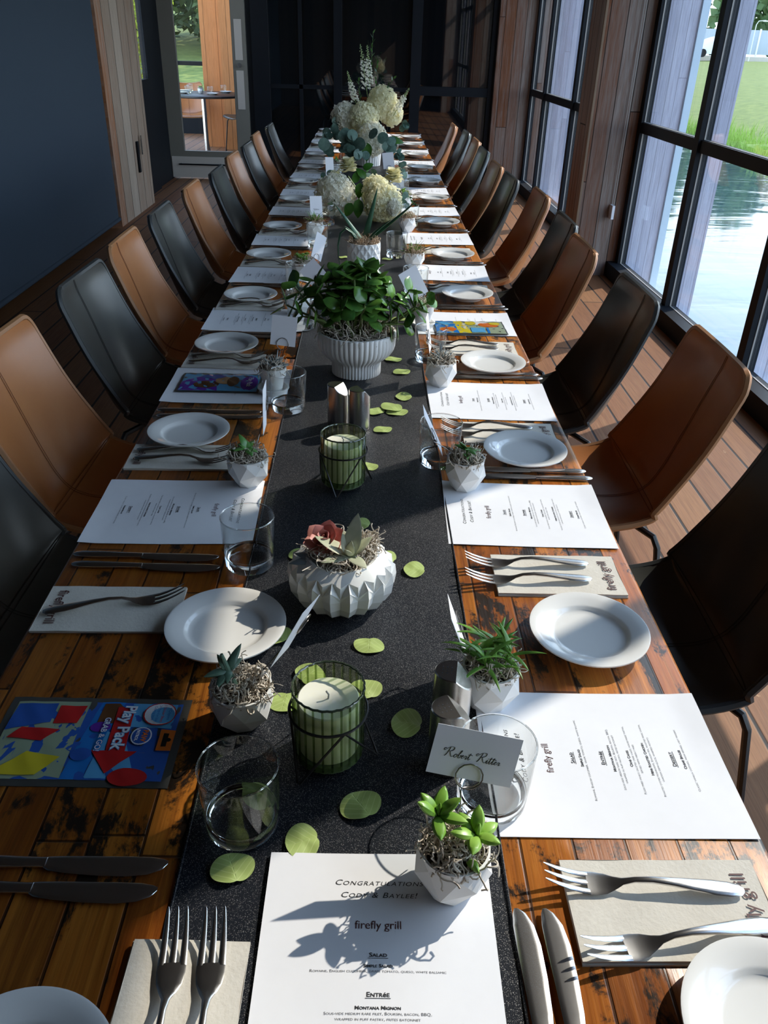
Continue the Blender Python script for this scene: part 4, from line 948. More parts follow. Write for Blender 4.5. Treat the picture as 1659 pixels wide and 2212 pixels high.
def script(m):
    # connected pen strokes spelling the name on the card
    def st(pts, x0, s_=1.0, r=0.00024):
        P = [Vector(((x0+x*s_), y*s_, 0)) for x, y in pts]; D = []
        for i in range(len(P)-1):
            p0, p1, p2, p3 = P[max(i-1, 0)], P[i], P[i+1], P[min(i+2, len(P)-1)]
            for k in range(5):
                t_ = k/5; D.append(0.5*((2*p1)+(-p0+p2)*t_+(2*p0-5*p1+4*p2-p3)*t_*t_+(-p0+3*p1-3*p2+p3)*t_**3))
        D.append(P[-1]); m.tube([Vector((0.00115*d.x+0.00025*d.y-0.0305, 0.00115*d.y-0.0055, 0.0004)) for d in D], [r*(0.8+0.6*(i > 0 and (D[i].y < D[i-1].y))) for i in range(len(D))], 5)
    Rr = [(0.5, 7.5), (-1.2, 6.8), (-0.5, 5.2), (1, 6.5), (3, 8.6), (6.5, 9), (6.8, 6.6), (4.5, 5), (3.2, 4.9), (4.5, 4.6), (6, 2), (7.6, 0.2), (9, 1.2)]
    stem = [(3.6, 8.6), (3.2, 5), (2.4, 1.2), (1.4, 0)]
    o_ = [(0, 1.2), (1.0, 2.8), (2.2, 3.2), (1.0, 2.9), (0.3, 1.2), (1.2, 0), (2.4, 1.0), (2.3, 2.8), (3.4, 2.4)]
    b_ = [(0, 2.2), (1.5, 5), (2.0, 7.2), (1.2, 6.4), (0.6, 3), (0.8, 0.4), (1.8, 0.2), (2.6, 1.6), (1.9, 2.8), (3.2, 2.4)]
    e_ = [(0, 1.6), (1.4, 2.2), (1.8, 3.0), (0.9, 3.1), (0.4, 1.6), (1.0, 0.2), (2.6, 1.4)]
    r_ = [(0, 1.4), (0.9, 3.2), (1.2, 2.7), (2.0, 2.8), (1.7, 1.2), (2.0, 0.1), (3.0, 1.3)]
    t_ = [(0, 1.3), (1.0, 4), (1.3, 6.2), (0.9, 3), (0.9, 0.5), (1.5, 0), (2.6, 1.4)]
    i_ = [(0, 1.3), (0.8, 3.2), (0.6, 1.0), (1.0, 0), (2.2, 1.4)]
    st(Rr, 0); st(stem, 0); x = 9
    for L_, w_ in ((o_, 3.3), (b_, 3.1), (e_, 2.5), (r_, 2.9), (t_, 2.6)): st(L_, x); x += w_
    st([(-0.4, 4.4), (1.2, 4.9), (3.2, 4.6)], x-2.6)
    x += 4.5; st(Rr, x); st(stem, x); x += 9
    st(i_, x); st([(0.9, 4.5), (1.1, 4.8)], x, r=0.0004); x += 2.1
    for L_, w_ in ((t_, 2.5), (t_, 2.5), (e_, 2.5), (r_, 3.4)): st(L_, x); x += w_
    st([(-8.6, 4.5), (-5.5, 4.9), (-2.8, 4.6)], x-2.5)
C0 = (at(930, 1563, 0.560)+at(1117, 1700, 0.545))*0.5
vw = (C0-Vector((0, 0, CH))).normalized()
dr = (at(1125, 1602, 0.555)-at(930, 1563, 0.560))
name_card(C0, dr, (0.06, 0.30, 0.95), (0.088, 0.500, TT+0.06), 'white name card with black script writing, in front of the near tumbler', 'wire pick with a ring in the lime green pot, holding the written card', 0.0845, 0.052, script)
def edge_card(p0, p1, Y, foot, l1, l2, w=0.088, h=0.051):
    a, c = at(*p0, Y), at(*p1, Y); m_ = (a+c)*0.5; dr = (a-c); v = (m_-Vector((0, 0, CH))).normalized()
    s_ = dr.length/w if dr.length > w else 1
    nrm = dr.cross(v).normalized(); up = nrm.cross(dr.normalized())
    # turn a few degrees so that the face shows as a sliver
    up = Matrix.Rotation(radians(-7), 3, dr.normalized()) @ up
    name_card(m_, dr, -up if up.z < 0 else up, foot, l1, l2, w, h)
edge_card((685, 1283), (592, 1440), 0.735, (-0.128, 0.715, TT+0.06), 'white name card seen edge-on in front of the pleated white bowl', 'wire pick in the sparse blue green pot')
edge_card((962, 1285), (1020, 1445), 0.790, (0.140, 0.745, TT+0.06), 'white name card seen edge-on before the slender leaved pot', 'wire pick in the slender leaved pot')
edge_card((916, 888), (953, 970), 1.350, (0.168, 1.315, TT+0.06), 'white name card seen edge-on above the second tumbler, window side', 'wire pick in the second pot on the window side')
edge_card((571, 835), (572, 925), 1.360, (-0.200, 1.315, TT+0.06), 'white name card seen edge-on left of the tumbler before the saucer pot', 'wire pick in the second pot on the navy shade side')
edge_card((923, 688), (929, 748), 1.86, (0.176, 1.823, TT+0.06), 'white name card seen edge-on beside the grey striped leaves', 'wire pick in the grey striped leaf pot')
def face_card(px, py, Y, w, h, roll, foot, l1, l2, yaw=0.0, wr=None):
    c = at(px, py, Y); dr = Vector((cos(yaw), sin(yaw), 0)); up = Vector((0, 0.25, 1)).normalized()
    nn = dr.cross(up); Rm = Matrix.Rotation(roll, 3, nn); name_card(c, Rm @ dr, Rm @ up, foot, l1, l2, w, h, wr)
def mark(m): m.tube([Vector((x*0.0012-0.012, 0.004*sin(x*1.3)*(1.2-x*0.04)-0.010, 0.0005)) for x in range(21)], 0.0005, 4)
face_card(613, 715, 1.79, 0.057, 0.066, -0.10, (-0.208, 1.76, TT+0.06), 'blank square white card in a wire ring above the left saucer pot', 'wire pick in the left saucer pot')
face_card(689, 533, 2.86, 0.052, 0.086, -0.55, (-0.215, 2.76, TT+0.055), 'white name card tilted right above the fifth pot, navy shade side', 'wire pick in the fifth pot on the navy shade side', 0.9)
face_card(676, 588, 2.55, 0.06, 0.06, 0.75, (-0.205, 2.39, TT+0.055), 'grey shaded card corner showing behind the leafy bowl at left', 'wire pick behind the leafy bowl at left')
face_card(893, 612, 2.36, 0.06, 0.085, 0.45, (0.15, 2.28, TT+0.055), 'pinkish shaded card leaning behind the leafy bowl at right', 'wire pick in the fuzzy leaved pot', 0.3)
face_card(683, 447, 3.55, 0.055, 0.085, -0.05, (-0.215, 3.48, TT+0.055), 'white name card upright in the left grassy pot', 'wire pick in the left grassy pot', 0.5, mark)
face_card(712, 359, 4.45, 0.045, 0.085, -0.05, (-0.21, 4.36, TT+0.055), 'white name card far left before the tall flower arrangement', 'wire pick left before the tall flowers', 0.5)
face_card(857, 386, 4.22, 0.068, 0.08, 0.08, (0.168, 4.18, TT+0.055), 'white name card in bright sun right of the low flowers', 'wire pick in the lime sprig pot', 0.1, mark)
face_card(839, 347, 5.0, 0.065, 0.085, 0.12, (0.17, 4.96, TT+0.055), 'white name card in bright sun before the tall flowers at right', 'wire pick in the pale rosette pot', 0.1)

# ------------------------------------------------------------ candles in green ribbed jars
def make_candle(label):
    t = thing('candle_jar', label, 'candle'); n = 96; rib = lambda r, z, th, i: r*(1+0.022*abs(cos(th*12)))-0.0006
    b = MB(); b.lathe([(0.034, 0.004), (0.0395, 0.010), (0.0398, 0.02), (0.0398, 0.098), (0.0405, 0.1025)], n, fn=rib); b.build('glass_jar', M_greenglass, t)
    b = MB()
    for k in range(24):
        a = 2*pi*k/24; b.tube([(0.0392*cos(a), 0.0392*sin(a), z_) for z_ in (0.012, 0.05, 0.100)], 0.0017, 6, flat=0.8)
    b.build('glass_ribs', M_ribg, t)['kind'] = 'stuff'
    b = MB(); b.tube([(rib(0.0395, 0, a, 0)*cos(a), rib(0.0395, 0, a, 0)*sin(a), 0.1025) for a in [2*pi*k/96 for k in range(96)]], 0.0014, 6, closed=True); b.build('rim', M_rimg, t)
    b = MB(); b.lathe([(0, 0.003), (0.034, 0.003), (0.0385, 0.008), (0.038, 0.016), (0, 0.014)], n, fn=rib); b.build('glass_base', M_baseg, t)
    b = MB(); b.lathe([(0, 0.017), (0.0335, 0.017), (0.0345, 0.02), (0.0345, 0.0835), (0.033, 0.085), (0.012, 0.0842), (0, 0.0838)], 48); b.build('wax', M_wax, t)
    b = MB(); b.tube([(0, 0, 0.083), (0.0005, 0, 0.090), (-0.002, 0.001, 0.094)], 0.0011, 6); b.build('wick', M_gasket, t)
    b = MB(); R = 0.0435; zr = 0.070
    b.tube([(R*cos(2*pi*k/48), R*sin(2*pi*k/48), zr) for k in range(48)], 0.0016, 8, closed=True)
    for k in range(3):
        a0 = radians(-72+120*k); top = Vector((R*cos(a0), R*sin(a0), zr))
        for s_ in (-1, 1):
            a1 = a0+s_*radians(60)*0.98; b.tube([top, (0.056*cos(a1), 0.056*sin(a1), 0.0018)], 0.0014, 6)
    b.build('wire_stand', M_wire, t); return t
M_ribg = thin_glass('deep_green_glass', (0.62, 0.68, 0.52), 1.5)
M_rimg = mat('dark_green_glass_rim', (0.04, 0.055, 0.035), 0.05, Coat_Weight=1.0)
M_baseg = mat('green_glass_base', (0.13, 0.18, 0.10), 0.05, Coat_Weight=1.0)
put('candle', make_candle, (-0.036, 0.664, TT+0.002), 0.15, 'near candle in green ribbed glass jar with black wire stand', 'candles in green ribbed jars')
put('candle', make_candle, (-0.040, 1.315, TT+0.002), 0.55, 'far candle in green ribbed glass jar with black wire stand, by the steel shakers', 'candles in green ribbed jars')

# ------------------------------------------------------------ salt and pepper shakers
def make_shaker(label):
    t = thing('steel_shaker', label, 'shaker'); b = MB(); n = 40; H = 0.092; rx, ry = 0.0225, 0.019
    def zt(x): return H-0.002-max(0.0, x-0.003)*1.05
    vs = []
    for z in (0.0, 0.0015): vs += [((rx-0.001*(z == 0))*cos(2*pi*k/n), (ry-0.001*(z == 0))*sin(2*pi*k/n), z) for k in range(n)]
    xs = [rx*cos(2*pi*k/n) for k in range(n)]; ys = [ry*sin(2*pi*k/n) for k in range(n)]
    vs += [(xs[k], ys[k], zt(xs[k])-0.0012) for k in range(n)]; vs += [(xs[k]*0.94, ys[k]*0.94, zt(xs[k]*0.94)) for k in range(n)]
    fs = [tuple(range(n-1, -1, -1))]+[(i*n+k, i*n+(k+1) % n, (i+1)*n+(k+1) % n, (i+1)*n+k) for i in range(3) for k in range(n)]
    R = [k for k in range(n) if xs[k]*0.94 > 0.0031]; base = 3*n
    pos = [k for k in range(n) if k <= n//4 or k >= 3*n//4]; neg = [k for k in range(n//4, 3*n//4+1)]
    b.add(vs, fs)
    x0 = 0.003; yy = 0.94*ry*math.sqrt(1-(x0/(rx*0.94))**2)
    rp = [k for k in range(-n//4, n//4+1) if xs[k % n]*0.94 > x0]; lp_ = [k % n for k in range(n//4, 3*n//4+1)]; lp_ = [k for k in range(n) if xs[k]*0.94 <= x0]; lp_.sort()
    right = [(xs[k % n]*0.94, ys[k % n]*0.94, zt(xs[k % n]*0.94)) for k in rp]
    b.add([(x0, -yy, zt(x0))]+right+[(x0, yy, zt(x0))], [tuple(range(len(right)+2))])
    left = [(xs[k]*0.94, ys[k]*0.94, zt(xs[k]*0.94)) for k in lp_]
    b.add([(x0, yy, zt(x0))]+left+[(x0, -yy, zt(x0))], [tuple(range(len(left)+2))])
    b.build('body', M_brushed, t, ang=30)
    h = MB()
    for i in range(3):
        for j in range(3): h.lathe([(0, 0.0), (0.0008, 0.0)], 8, c=(-0.013+0.0052*i, -0.0052+0.0052*j, H-0.0018))
    h.build('holes', M_ink, t, smooth=False)['kind'] = 'stuff'
    return t
put('shaker', make_shaker, (0.098, 0.648, TT+0.002), 0.35, 'steel shaker standing just behind the written name card', 'brushed steel shakers')
put('shaker', make_shaker, (0.106, 0.705, TT+0.002), -0.15, 'steel shaker against the slender leaved pot, behind the card shaker', 'brushed steel shakers')
put('shaker', make_shaker, (-0.060, 1.580, TT+0.002), -0.5, 'steel shaker at left in front of the large ribbed bowl', 'brushed steel shakers')
put('shaker', make_shaker, (-0.014, 1.560, TT+0.002), 0.45, 'steel shaker at right in front of the large ribbed bowl', 'brushed steel shakers')

# ------------------------------------------------------------ pleated white bowl with rosettes
t = thing('pleated_bowl_planter', 'white pleated ceramic bowl with pink and pale green rosettes on the runner', 'planter', (-0.031, 0.968, TT+0.002))
b = MB(); n = 36
def ring(rr, zz, ph=0): return [((rr[k % 2])*cos(2*pi*(k+ph)/n), (rr[k % 2])*sin(2*pi*(k+ph)/n), zz[k % 2]) for k in range(n)]
lv = [ring((0.052, 0.049), (0, 0)), ring((0.067, 0.060), (0.010, 0.010)), ring((0.0765, 0.0685), (0.026, 0.026)), ring((0.0790, 0.0715), (0.043, 0.040)), ring((0.0770, 0.0722), (0.058, 0.046)), ring((0.0650, 0.0715), (0.0675, 0.0635)), ring((0.0510, 0.0515), (0.0765, 0.0765)), ring((0.047, 0.047), (0.0755, 0.0755)), ring((0.048, 0.048), (0.058, 0.058))]
vs = sum(lv, []); fs = []
for i in range(len(lv)-1):
    for k in range(n):
        a, c = i*n+k, i*n+(k+1) % n
        if k % 2: fs += [(a, c, c+n), (a, c+n, a+n)]
        else: fs += [(a, c, a+n), (c, c+n, a+n)]
fs.append(tuple(range(n-1, -1, -1))); b.add(vs, fs); b.build('bowl', M_potg, t, ang=14)
b = MB(); b.lathe([(0, 0.071), (0.047, 0.066)], 32); b.build('soil', M_soil, t)
rd = random.Random(5); b = MB(); up = Vector((-0.15, -0.45, 1)).normalized(); q_ = Vector((0, 0, 1)).rotation_difference(up); c = Vector((-0.024, 0.010, 0.087))
for n_, el, L, w in ((6, 0.15, 0.033, 0.0150), (5, 0.55, 0.027, 0.0125), (4, 0.95, 0.020, 0.009), (3, 1.25, 0.013, 0.006)):
    for k in range(n_):
        a = 2*pi*k/n_+el*1.7; b.leaf(c+q_ @ Vector((0, 0, el*0.004)), q_ @ Vector((cos(a)*cos(el), sin(a)*cos(el), sin(el))), up, L, w, 0.0016, -0.45, 8, 8, tip=1.05, fold=0.12)
b.build('pink_rosette', G_pink, t)['label'] = 'dusty pink rosette'
b = MB(); c = Vector((0.012, -0.022, 0.084))
for a, el, L, w in ((2.75, 0.30, 0.058, 0.0125), (1.25, 0.95, 0.062, 0.0125), (0.55, 0.50, 0.042, 0.0105), (5.3, 0.05, 0.042, 0.009), (2.0, 0.85, 0.038, 0.010), (3.6, 0.0, 0.044, 0.010), (4.3, 0.9, 0.024, 0.007), (1.2, 1.3, 0.024, 0.007)):
    b.leaf(c, (cos(a)*cos(el), sin(a)*cos(el), sin(el)), (0, 0, 1), L, w, 0.0022, -0.1, 9, 8, fold=0.3, tip=0.75)
b.build('pale_rosette', G_pale, t)['label'] = 'pale green pointed rosette'
b = MB(); c = Vector((-0.030, -0.014, 0.074))
for a, el, L in ((3.3, 0.0, 0.045), (3.9, -0.1, 0.036), (2.8, 0.1, 0.040)): b.leaf(c, (cos(a)*cos(el), sin(a)*cos(el), sin(el)), (0, 0, 1), L, 0.011, 0.002, 0.2, 7, 6)
b.build('green_leaves', G_grey, t)
b = moss_mesh(31, 0.047, 380, 0.006, 0.35, 1.25, 0.073, 0.0008)
m2 = moss_mesh(32, 0.022, 200, 0.013, 0.25, 1.1, 0.077, 0.0008); m2.v = [(x+0.030, y+0.014, z) for x, y, z in m2.v]; b.add(m2.v, m2.f); b.build('moss', M_moss, t)

# ------------------------------------------------------------ ribbed footed bowl with jade plant
t = thing('ribbed_bowl_planter', 'large white ribbed footed bowl holding a leafy jade plant', 'planter', (-0.026, 1.895, TT+0.002))
fl = lambda r, z, th, i: r+0.0026*(abs(cos(th*24))**0.7-0.5)*(1 if 0 < i < 18 else 0)
b = MB(); prof = [(0.0, 0.0), (0.057, 0.0), (0.0585, 0.002), (0.0585, 0.02), (0.059, 0.031), (0.063, 0.037), (0.073, 0.044), (0.082, 0.052), (0.089, 0.062), (0.0925, 0.074), (0.0935, 0.088), (0.0935, 0.105), (0.0925, 0.1065), (0.0885, 0.1065), (0.0875, 0.104), (0.0865, 0.085)]
b.lathe(prof, 288, fn=lambda r, z, th, i: r+0.0028*(abs(cos(th*24))**0.8-0.5)*(1 if 1 <= i <= 11 else 0)); b.build('bowl', M_pot, t, ang=50)
b = MB(); b.lathe([(0, 0.100), (0.087, 0.096)], 32); b.build('soil', M_soil, t)
rd = random.Random(21); br = MB(); lf = MB()
def jade_tip(p, d, n_pairs, s_):
    for k in range(n_pairs):
        q = p-d*(0.016*k); a = rd.uniform(0, 6.28)
        for m_ in (0, pi):
            side = d.orthogonal().normalized(); side = Matrix.Rotation(a+m_, 3, d) @ side
            dd = (d*(0.75 if k == 0 else 0.15)+side).normalized()
            lf.leaf(q, dd, d, rd.uniform(0.036, 0.050)*s_, rd.uniform(0.0150, 0.0195)*s_, 0.0026, rd.uniform(-0.2, 0.35), 8, 8, tip=0.95)
for i in range(34):
    a = i*2.4; rr = 0.012+0.055*math.sqrt(i/34); base = Vector((rr*0.5*cos(a), rr*0.5*sin(a), 0.098))
    ext = rd.uniform(0.6, 1.0)
    tip = Vector((cos(a)*(0.02+0.115*i/34)*ext, sin(a)*(0.02+0.075*i/34)*ext, 0.165+0.085*(1-(i/34)**2)*rd.uniform(0.5, 1.1)))
    mid = base.lerp(tip, 0.5)+Vector((0, 0, 0.012)); br.tube([base, mid, tip], [0.0045, 0.0035, 0.0022], 6)
    jade_tip(tip, (tip-mid).normalized(), 3, rd.uniform(0.85, 1.1))
for tx, ty, tz in ((-0.165, -0.01, 0.165), (-0.145, 0.0, 0.205), (-0.125, -0.03, 0.145), (0.135, -0.02, 0.170), (0.165, 0.0, 0.175), (0.110, -0.04, 0.135), (0.12, 0.0, 0.2), (-0.10, 0.02, 0.215)):
    tip = Vector((tx, ty, tz)); base = Vector((tx*0.25, ty, 0.098)); mid = Vector((tx*0.62, ty, 0.135)); br.tube([base, mid, tip], [0.0045, 0.0035, 0.0022], 6); jade_tip(tip, (tip-mid).normalized(), 3, 1.0)
br.build('branches', G_stem, t); lf.build('leaves', G_jade, t)
b = moss_mesh(41, 0.088, 620, 0.020, 0.12, 1.5, 0.100, 0.0008); b.build('moss', M_moss, t)
# ------------------------------------------------------------ diamond patterned pot with aloe
t = thing('diamond_pot_planter', 'white diamond patterned pot with upright spiky aloe', 'planter', (-0.018, 2.935, TT+0.002))
def dia(r, z, th, i):
    if not (1 <= i <= 26): return r
    u = th*14/pi; v = z/0.018
    a = (u+v) % 2; c = (u-v) % 2
    return r-0.0048*(1-max(abs(a-1), abs(c-1)))
b = MB(); b.lathe([(0.054, 0)]+[(0.0590, 0.001+0.089*k/25) for k in range(26)]+[(0.058, 0.091), (0.054, 0.091), (0.053, 0.08)], 216, fn=dia, cap0=True); b.build('pot', M_pot, t, ang=14)
b = MB(); b.lathe([(0, 0.088), (0.0535, 0.083)], 24); b.build('soil', M_soil, t)
b = MB()
for tip_, Lb, bend in ((at(816, 405, 2.93), 1, 0.1), (at(724, 440, 2.95), 1, 0.05), (at(905, 440, 2.90), 1, -0.1), (at(838, 470, 2.88), 1, 0.2)):
    base = Vector((0, 0, 0.085)); d = tip_-Vector((-0.018, 2.935, TT))-base; b.leaf(base, d, (0, -0.4, 1) if abs(d.x) > 0.05 else (0, -1, 0.2), d.length, 0.0105, 0.004, bend, 12, 8, tip=0.42)
b.leaf((-0.01, 0, 0.083), (-0.9, -0.2, 1.3), (0.6, 0, 0.8), 0.085, 0.011, 0.005, 0.3, 8, 8, tip=0.45)
b.build('aloe_leaves', G_aloe, t)
b = MB(); pts = [(-0.02, -0.01, 0.085), (-0.045, -0.02, 0.125), (-0.065, -0.03, 0.140), (-0.082, -0.035, 0.125), (-0.090, -0.04, 0.085), (-0.088, -0.045, 0.045), (-0.083, -0.047, 0.015)]
b.tube(pts, [0.010, 0.0085, 0.006, 0.0065, 0.006, 0.004, 0.001], 8, flat=0.5); b.build('drooping_leaf', G_aloe, t)
moss_mesh(51, 0.050, 380, 0.013, 0.30, 1.3, 0.088, 0.0008).build('moss', M_mossb, t)

# ------------------------------------------------------------ flower arrangements
def hydrangea(seed, R, n=150, ps=0.0115):
    rd = random.Random(seed); b = MB(); b.lathe([(0.001, -R*0.78), (R*0.54, -R*0.56), (R*0.78, 0), (R*0.54, R*0.56), (0.001, R*0.78)], 14)
    for i in range(n):
        z = 1-2*(i+0.5)/n; a = i*2.39996; rr = math.sqrt(1-z*z); v = Vector((rr*cos(a), rr*sin(a), z)); p = v*R*rd.uniform(0.88, 1.06)*(0.97+0.10*sin(v.x*5+seed)*sin(v.y*6+seed*2)*cos(v.z*5))
        v = (v+Vector((rd.gauss(0, .4), rd.gauss(0, .4), rd.gauss(0, .4)))).normalized()
        u = v.orthogonal().normalized(); w = v.cross(u); a0 = rd.uniform(0, 1.57)
        for k in range(4):
            t_ = a0+k*pi/2; d = u*cos(t_)+w*sin(t_); e_ = v.cross(d); s_ = ps*rd.uniform(0.8, 1.2)
            b.add([p, p+d*s_*0.6+e_*s_*0.5+v*s_*0.25, p+d*s_*1.15+v*s_*0.15, p+d*s_*0.6-e_*s_*0.5+v*s_*0.25], [(0, 1, 2, 3)])
    return b
def rose(seed, R):
    rd = random.Random(seed); b = MB()
    for k in range(26):
        t_ = k/26; a = k*2.4; r0 = R*(0.15+0.8*t_); z = R*(0.55-0.75*t_)
        c = Vector((r0*0.4*cos(a), r0*0.4*sin(a), z)); d = Vector((cos(a)*(0.2+t_), sin(a)*(0.2+t_), 1.1-t_)).normalized()
        b.leaf(c-d*R*0.35, d, Vector((cos(a), sin(a), 0.2)), R*1.0, R*0.48, 0.0010, -0.9+0.6*t_, 7, 6, tip=1.3, fold=-0.35)
    return b
def spike(seed, p0, p1, n, rmax, frac=0.8, mi=0):
    rd = random.Random(seed); b = MB(); p0, p1 = Vector(p0), Vector(p1); ax = (p1-p0).normalized(); u = ax.orthogonal().normalized(); w = ax.cross(u)
    for i in range(n):
        t_ = i/n; c = p0.lerp(p1, (1-frac)+frac*t_**0.9); a = i*2.4+rd.uniform(-.3, .3); d = (u*cos(a)+w*sin(a)); off = rmax*(1-0.75*t_)*rd.uniform(0.7, 1.15); cc = c+d*off
        if t_ > 0.6:
            q = 0.0062*(1.35-t_); b.lathe([(0.0003, -q), (q*0.75, -q*0.3), (q*0.7, q*0.5), (0.0003, q)], 6, c=cc, mi=1)
        else:
            ps = 0.0115*(1.15-0.6*t_)
            for k in range(6):
                q = k*pi/3+rd.uniform(-.3, .3); dd = (d*0.75+(u*cos(q)+w*sin(q))*0.9+ax*(0.35*sin(q))).normalized(); e_ = dd.cross(d).normalized()*ps*0.5 if dd.cross(d).length > 1e-3 else u*ps*0.5
                b.add([cc, cc+dd*ps*0.6+e_, cc+dd*ps*1.15, cc+dd*ps*0.6-e_], [(0, 1, 2, 3)], 0)
    return b
def round_leaves(seed, p0, p1, n, R, b):
    rd = random.Random(seed); p0, p1 = Vector(p0), Vector(p1)
    for i in range(n):
        c = p0.lerp(p1, (i+0.5)/n)+Vector((rd.gauss(0, .012), rd.gauss(0, .012), rd.gauss(0, .012))); nn = Vector((rd.gauss(0, .5), -1+rd.gauss(0, .4), rd.gauss(0.3, .5))).normalized()
        u = nn.orthogonal().normalized(); w = nn.cross(u); r = R*rd.uniform(0.7, 1.15); k = 12
        b.add([c+nn*r*0.12]+[c+u*(r*cos(2*pi*j/k))+w*(r*sin(2*pi*j/k)) for j in range(k)], [(0, 1+j, 1+(j+1) % k) for j in range(k)])
def arrangement(label, base, vase, heads, roses, spikes, eucs, leaves, sprigs, stem_top):
    t = thing('flower_arrangement', label, 'flower arrangement', base); B = Vector(base)
    vase(t)
    for i, (p, R) in enumerate(heads): hydrangea(60+i, R, int(230*(R/0.06)**1.3), 0.0125).build('hydrangea_head', F_cream if i % 3 else F_white, t, loc=Vector(p)-B, smooth=False)
    for i, (p, R) in enumerate(roses): rose(80+i, R).build('rose', F_cream, t, loc=Vector(p)-B)
    for i, (p0, p1, r) in enumerate(spikes):
        b = spike(90+i, Vector(p0)-B, Vector(p1)-B, 42, r); o = b.build('flower_spike', [F_white, F_bud], t, smooth=False)
        s_ = MB(); s_.tube([Vector(p0)-B, Vector(p1)-B], 0.002, 5); s_.build('stem', G_stem, o)
    for i, (p0, p1, n_, R) in enumerate(eucs):
        b = MB(); round_leaves(100+i, Vector(p0)-B, Vector(p1)-B, n_, R, b); b.tube([Vector(p0)-B, Vector(p1)-B], 0.0015, 5); b.build('eucalyptus_sprig', G_euc, t, ang=60)
    for p, d, L, w in leaves:
        if Vector(d).normalized().z < -0.4: L = min(L, (p.z-TT-0.012)*1.02)
        b = MB(); b.leaf(Vector(p)-B, d, (0, -0.9, 0.45), L, w, 0.0008, 0.35, 9, 6, tip=0.75, fold=0.25); b.build('broad_leaf', G_bl, t)
    b = MB()
    for i, (p0, p1, n_, L) in enumerate(sprigs):
        rd = random.Random(i+7); p0, p1 = Vector(p0)-B, Vector(p1)-B; b.tube([p0, p1], 0.0014, 5)
        ax = (p1-p0).normalized(); u = ax.orthogonal().normalized(); w = ax.cross(u)
        for k in range(n_):
            a = k*2.4; b.leaf(p0.lerp(p1, (k+1)/n_), ax+(u*cos(a)+w*sin(a))*0.6, ax, L, L*0.2, 0.0006, 0.3, 5, 4)
    if b.v: b.build('leafy_sprig', G_dark, t)
    b = MB()
    for p in stem_top: b.tube([(random.Random(str(p)).uniform(-.02, .02), 0, 0.02), Vector(p)-B], 0.0025, 5)
    b.build('stems', G_stem, t)
Y1 = 5.62
def at2(px, py, Y):
    p = at(px, py, Y+0.30); p.z = max(p.z, TT+0.085); return p
def at3(px, py, Y):
    p = at(px, py, Y); p.z = max(p.z, TT+0.075); return p
def vase1(t):
    b = MB(); b.lathe([(0.05, 0)]+[(0.072+0.012*k/12, 0.002+0.18*k/12) for k in range(13)]+[(0.080, 0.183), (0.078, 0.16)], 160, fn=lambda r, z, th, i: r+0.0035*(abs(cos(th*13))-0.5)*(1 if 0 < i < 14 else 0), cap0=True); b.build('vase', M_pot, t, ang=50)
arrangement('tall arrangement of white hydrangea, spires and eucalyptus in a fluted white vase', (-0.012, Y1, TT+0.002), vase1,
    [(at2(802, 300, 5.14), 0.098), (at2(786, 255, 5.22), 0.090), (at2(826, 222, 5.32), 0.092), (at2(745, 252, 5.26), 0.080), (at2(846, 245, 5.35), 0.070)], [],
    [(at2(795, 215, 5.3), at2(778, 95, 5.3), 0.022), (at2(800, 200, 5.34), at2(793, 97, 5.34), 0.018), (at2(772, 235, 5.25), at2(750, 153, 5.25), 0.017), (at2(850, 250, 5.25), at2(884, 190, 5.2), 0.016)],
    [(at2(740, 300, 5.15), at2(762, 330, 5.0), 5, 0.035), (at2(760, 300, 5.1), at2(790, 335, 5.02), 5, 0.038), (at2(720, 262, 5.2), at2(735, 300, 5.2), 6, 0.026), (at2(862, 275, 5.2), at2(885, 270, 5.2), 4, 0.026), (at2(835, 300, 5.1), at2(850, 330, 5.05), 4, 0.030), (at2(800, 290, 5.0), at2(806, 292, 5.0), 1, 0.040), (at2(700, 320, 5.1), at2(722, 335, 5.1), 4, 0.035), (at2(850, 320, 5.1), at2(866, 350, 5.1), 5, 0.022), (at2(735, 320, 5.05), at2(775, 345, 5.0), 7, 0.034), (at2(745, 285, 5.1), at2(770, 310, 5.0), 6, 0.036), (at2(830, 320, 5.0), at2(845, 300, 5.0), 5, 0.03), (at2(712, 300, 5.15), at2(700, 285, 5.15), 4, 0.028)],
    [(at2(792, 308, 5.05), (0.02, -0.2, -1), 0.105, 0.032), (at2(838, 300, 5.1), (0.8, -0.1, -0.1), 0.10, 0.022), (at2(775, 305, 5.1), (-0.9, -0.2, -0.5), 0.09, 0.022), (at2(770, 315, 5.1), (-0.5, -0.1, -1), 0.09, 0.024)],
    [(at2(796, 230, 5.35), at2(806, 72, 5.35), 16, 0.030), (at2(810, 215, 5.35), at2(815, 130, 5.35), 10, 0.03), (at2(820, 215, 5.3), at2(850, 170, 5.3), 8, 0.032), (at2(780, 235, 5.3), at2(775, 175, 5.3), 8, 0.03)],
    [at2(790, 240, 5.25), at2(805, 270, 5.25), at2(815, 250, 5.3), at2(770, 260, 5.25)])
def vase2(t):
    b = MB(); b.lathe([(0.0, 0.001), (0.045, 0.001), (0.05, 0.006), (0.052, 0.03), (0.052, 0.125), (0.0505, 0.125), (0.0505, 0.03), (0.045, 0.01), (0, 0.008)], 48); b.build('glass_vase', M_tumbler, t)
Y2 = 3.95
